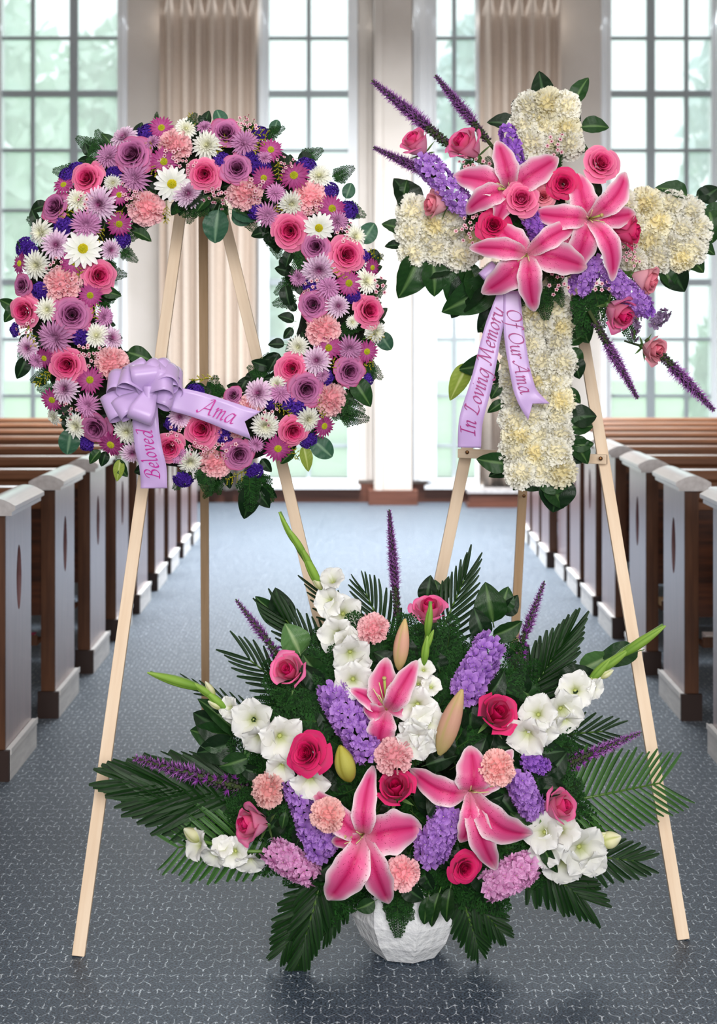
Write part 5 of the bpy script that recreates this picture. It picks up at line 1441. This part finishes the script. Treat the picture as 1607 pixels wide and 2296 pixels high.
def tail(root, pts, widths, notch=0.0, m=7):
    c, sd, L, W_ = strip(pts, widths); n = len(c); b = MB()
    for i in range(n):
        for j in range(m):
            u = j / (m - 1) * 2 - 1
            p = c[i] + sd[i] * u * W_[i] / 2
            rem = L[-1] - L[i]
            if notch and rem < 2 * notch: p = p - (c[-1] - c[-2]).normalized() * notch * (1 - abs(u)) * (1 - rem / (2 * notch))
            b.vert(rel(root, p + Vector((0, .002 * math.sin(i * .7) * u, 0))))
    for i in range(n - 1):
        for j in range(m - 1):
            a = i * m + j; b.f.append((a, a + 1, a + m + 1, a + m))
    o = link('tail', b.mesh('ribbon_tail', M_SATIN), root)
    s_ = o.modifiers.new('thick', 'SOLIDIFY'); s_.thickness = .0006
    def mp(start, off, rev, flip=1):
        T = L[-1]
        def f(s, t, tot):
            q = start + (s if not rev else tot - s)
            q = max(0, min(T, q)); i = max(0, min(n - 2, int(np.searchsorted(L, q)) - 1))
            k = (q - L[i]) / max(1e-6, L[i + 1] - L[i])
            p = c[i].lerp(c[i + 1], k); sdv = sd[i].lerp(sd[i + 1], k).normalized()
            return rel(root, p + sdv * (flip * t + off) + Vector((0, -.0016, 0)))
        return f
    return o, mp
RB = 3.80
rb = thing('ribbon_bow', 'lilac satin bow with two lettered tails pinned on the round wreath', 'ribbon', at(328, 885, RB))
t1, mp1 = tail(rb, [(330, 890, 3.79), (326, 940, 3.785), (332, 1000, 3.79), (343, 1050, 3.80), (345, 1095, 3.81)], [46, 58, 60, 60, 60])
lettering('lettering', 'Beloved', mp1(.082, -.015, True, 1), .0222, M_INK, t1, label='magenta script lettering')
t2, mp2 = tail(rb, [(345, 888, 3.79), (400, 897, 3.785), (460, 913, 3.785), (520, 935, 3.785), (574, 954, 3.79)], [40, 56, 60, 64, 66], notch=.03)
lettering('lettering', 'Ama', mp2(.122, .017, False, -1), .0255, M_INK, t2, label='magenta script lettering')
def loop(root, cx, cy, tx, ty, w, depth=.05, Y=RB, spread=.45, tw=0.0):
    c = at(cx, cy, Y); t = at(tx, ty, Y - .02); ax = t - c; L = ax.length; axn = ax.normalized()
    f = (Vector((math.sin(tw), -math.cos(tw), 0))); f = (f - axn * f.dot(axn)).normalized(); sd = axn.cross(f)
    phi = (tw * 1.3 if abs(tw) > .15 else tw); f, sd = f * math.cos(phi) + sd * math.sin(phi), sd * math.cos(phi) - f * math.sin(phi)
    Wd = w * Y / FPX; b = MB(); n = 26; m = 7
    for i in range(n):
        a = -PI * .5 + 2 * PI * i / (n - 1)
        s_ = i / (n - 1)
        lx = math.sin(PI * s_) ** .85; hz = depth * math.sin(2 * PI * s_) * .55
        for j in range(m):
            u = j / (m - 1) * 2 - 1
            ww = Wd * (.5 + .5 * min(1, lx * 1.5))
            p = c + axn * (L * lx) + f * (hz + depth * .35) + sd * u * ww / 2 + f * (.0012 * math.cos(u * 2.2))
            b.vert(rel(root, p))
    for i in range(n - 1):
        for j in range(m - 1):
            a = i * m + j; b.f.append((a, a + 1, a + m + 1, a + m))
    o = link('loop', b.mesh('ribbon_loop', M_SATIN), root)
    s2 = o.modifiers.new('thick', 'SOLIDIFY'); s2.thickness = .0006
for (tx, ty, w, dp, y, tw) in [(291, 812, 46, .05, 3.82, .2), (414, 860, 60, .05, 3.82, -.5), (238, 872, 60, .05, 3.82, .6), (236, 925, 58, .045, 3.81, .3), (396, 828, 56, .05, 3.81, -.3), (322, 812, 66, .06, 3.80, .1), (374, 818, 52, .05, 3.80, -.2),
        (262, 858, 54, .05, 3.79, .5), (405, 850, 58, .05, 3.79, -.6), (262, 930, 46, .04, 3.79, .4), (392, 900, 50, .04, 3.80, -.4)]:
    loop(rb, 330, 886, tx, ty, w, dp, y, tw=tw)
loop(rb, 342, 876, 312, 948, 56, .05, 3.775, tw=.1); loop(rb, 330, 882, 392, 866, 50, .045, 3.775, tw=-.4)
b = MB(); kk = rel(rb, at(334, 884, 3.755))
b.grid(17, 7, lambda u, v: (kk.x + .016 * math.cos(u * PI) * (1 - .2 * math.sin(v * PI)), kk.y + .016 * math.sin(u * PI), kk.z - .02 + .04 * v), lambda u, v: (1, 1, 1))
link('knot', b.mesh('ribbon_knot', M_SATIN), rb)

rc = thing('ribbon', 'lilac satin ribbon with plum lettering hanging from the lilies on the cross', 'ribbon', at(1130, 680, 3.93))
RY = 3.945
t3, mp3 = tail(rc, [(1135, 652, RY), (1119, 695, RY - .004), (1103, 750, RY - .006), (1079, 859, RY - .008), (1056, 941, RY - .004), (1052, 1004, RY + .01)], [34, 36, 42, 50, 54, 52])
lettering('lettering', 'In Loving Memory', mp3(.052, -.014, True, 1), .0246, M_INK2, t3, label='plum script lettering')
t4, mp4 = tail(rc, [(1147, 652, RY - .004), (1152, 745, RY - .008), (1165, 828, RY - .012), (1180, 884, RY - .012), (1208, 924, RY - .008)], [36, 46, 47, 50, 62], notch=.028)
lettering('lettering', 'Of Our Ama', mp4(.048, .014, False, -1), .0228, M_INK2, t4, label='plum script lettering')
loop(rc, 1135, 655, 1085, 598, 40, .03, RY + .01)
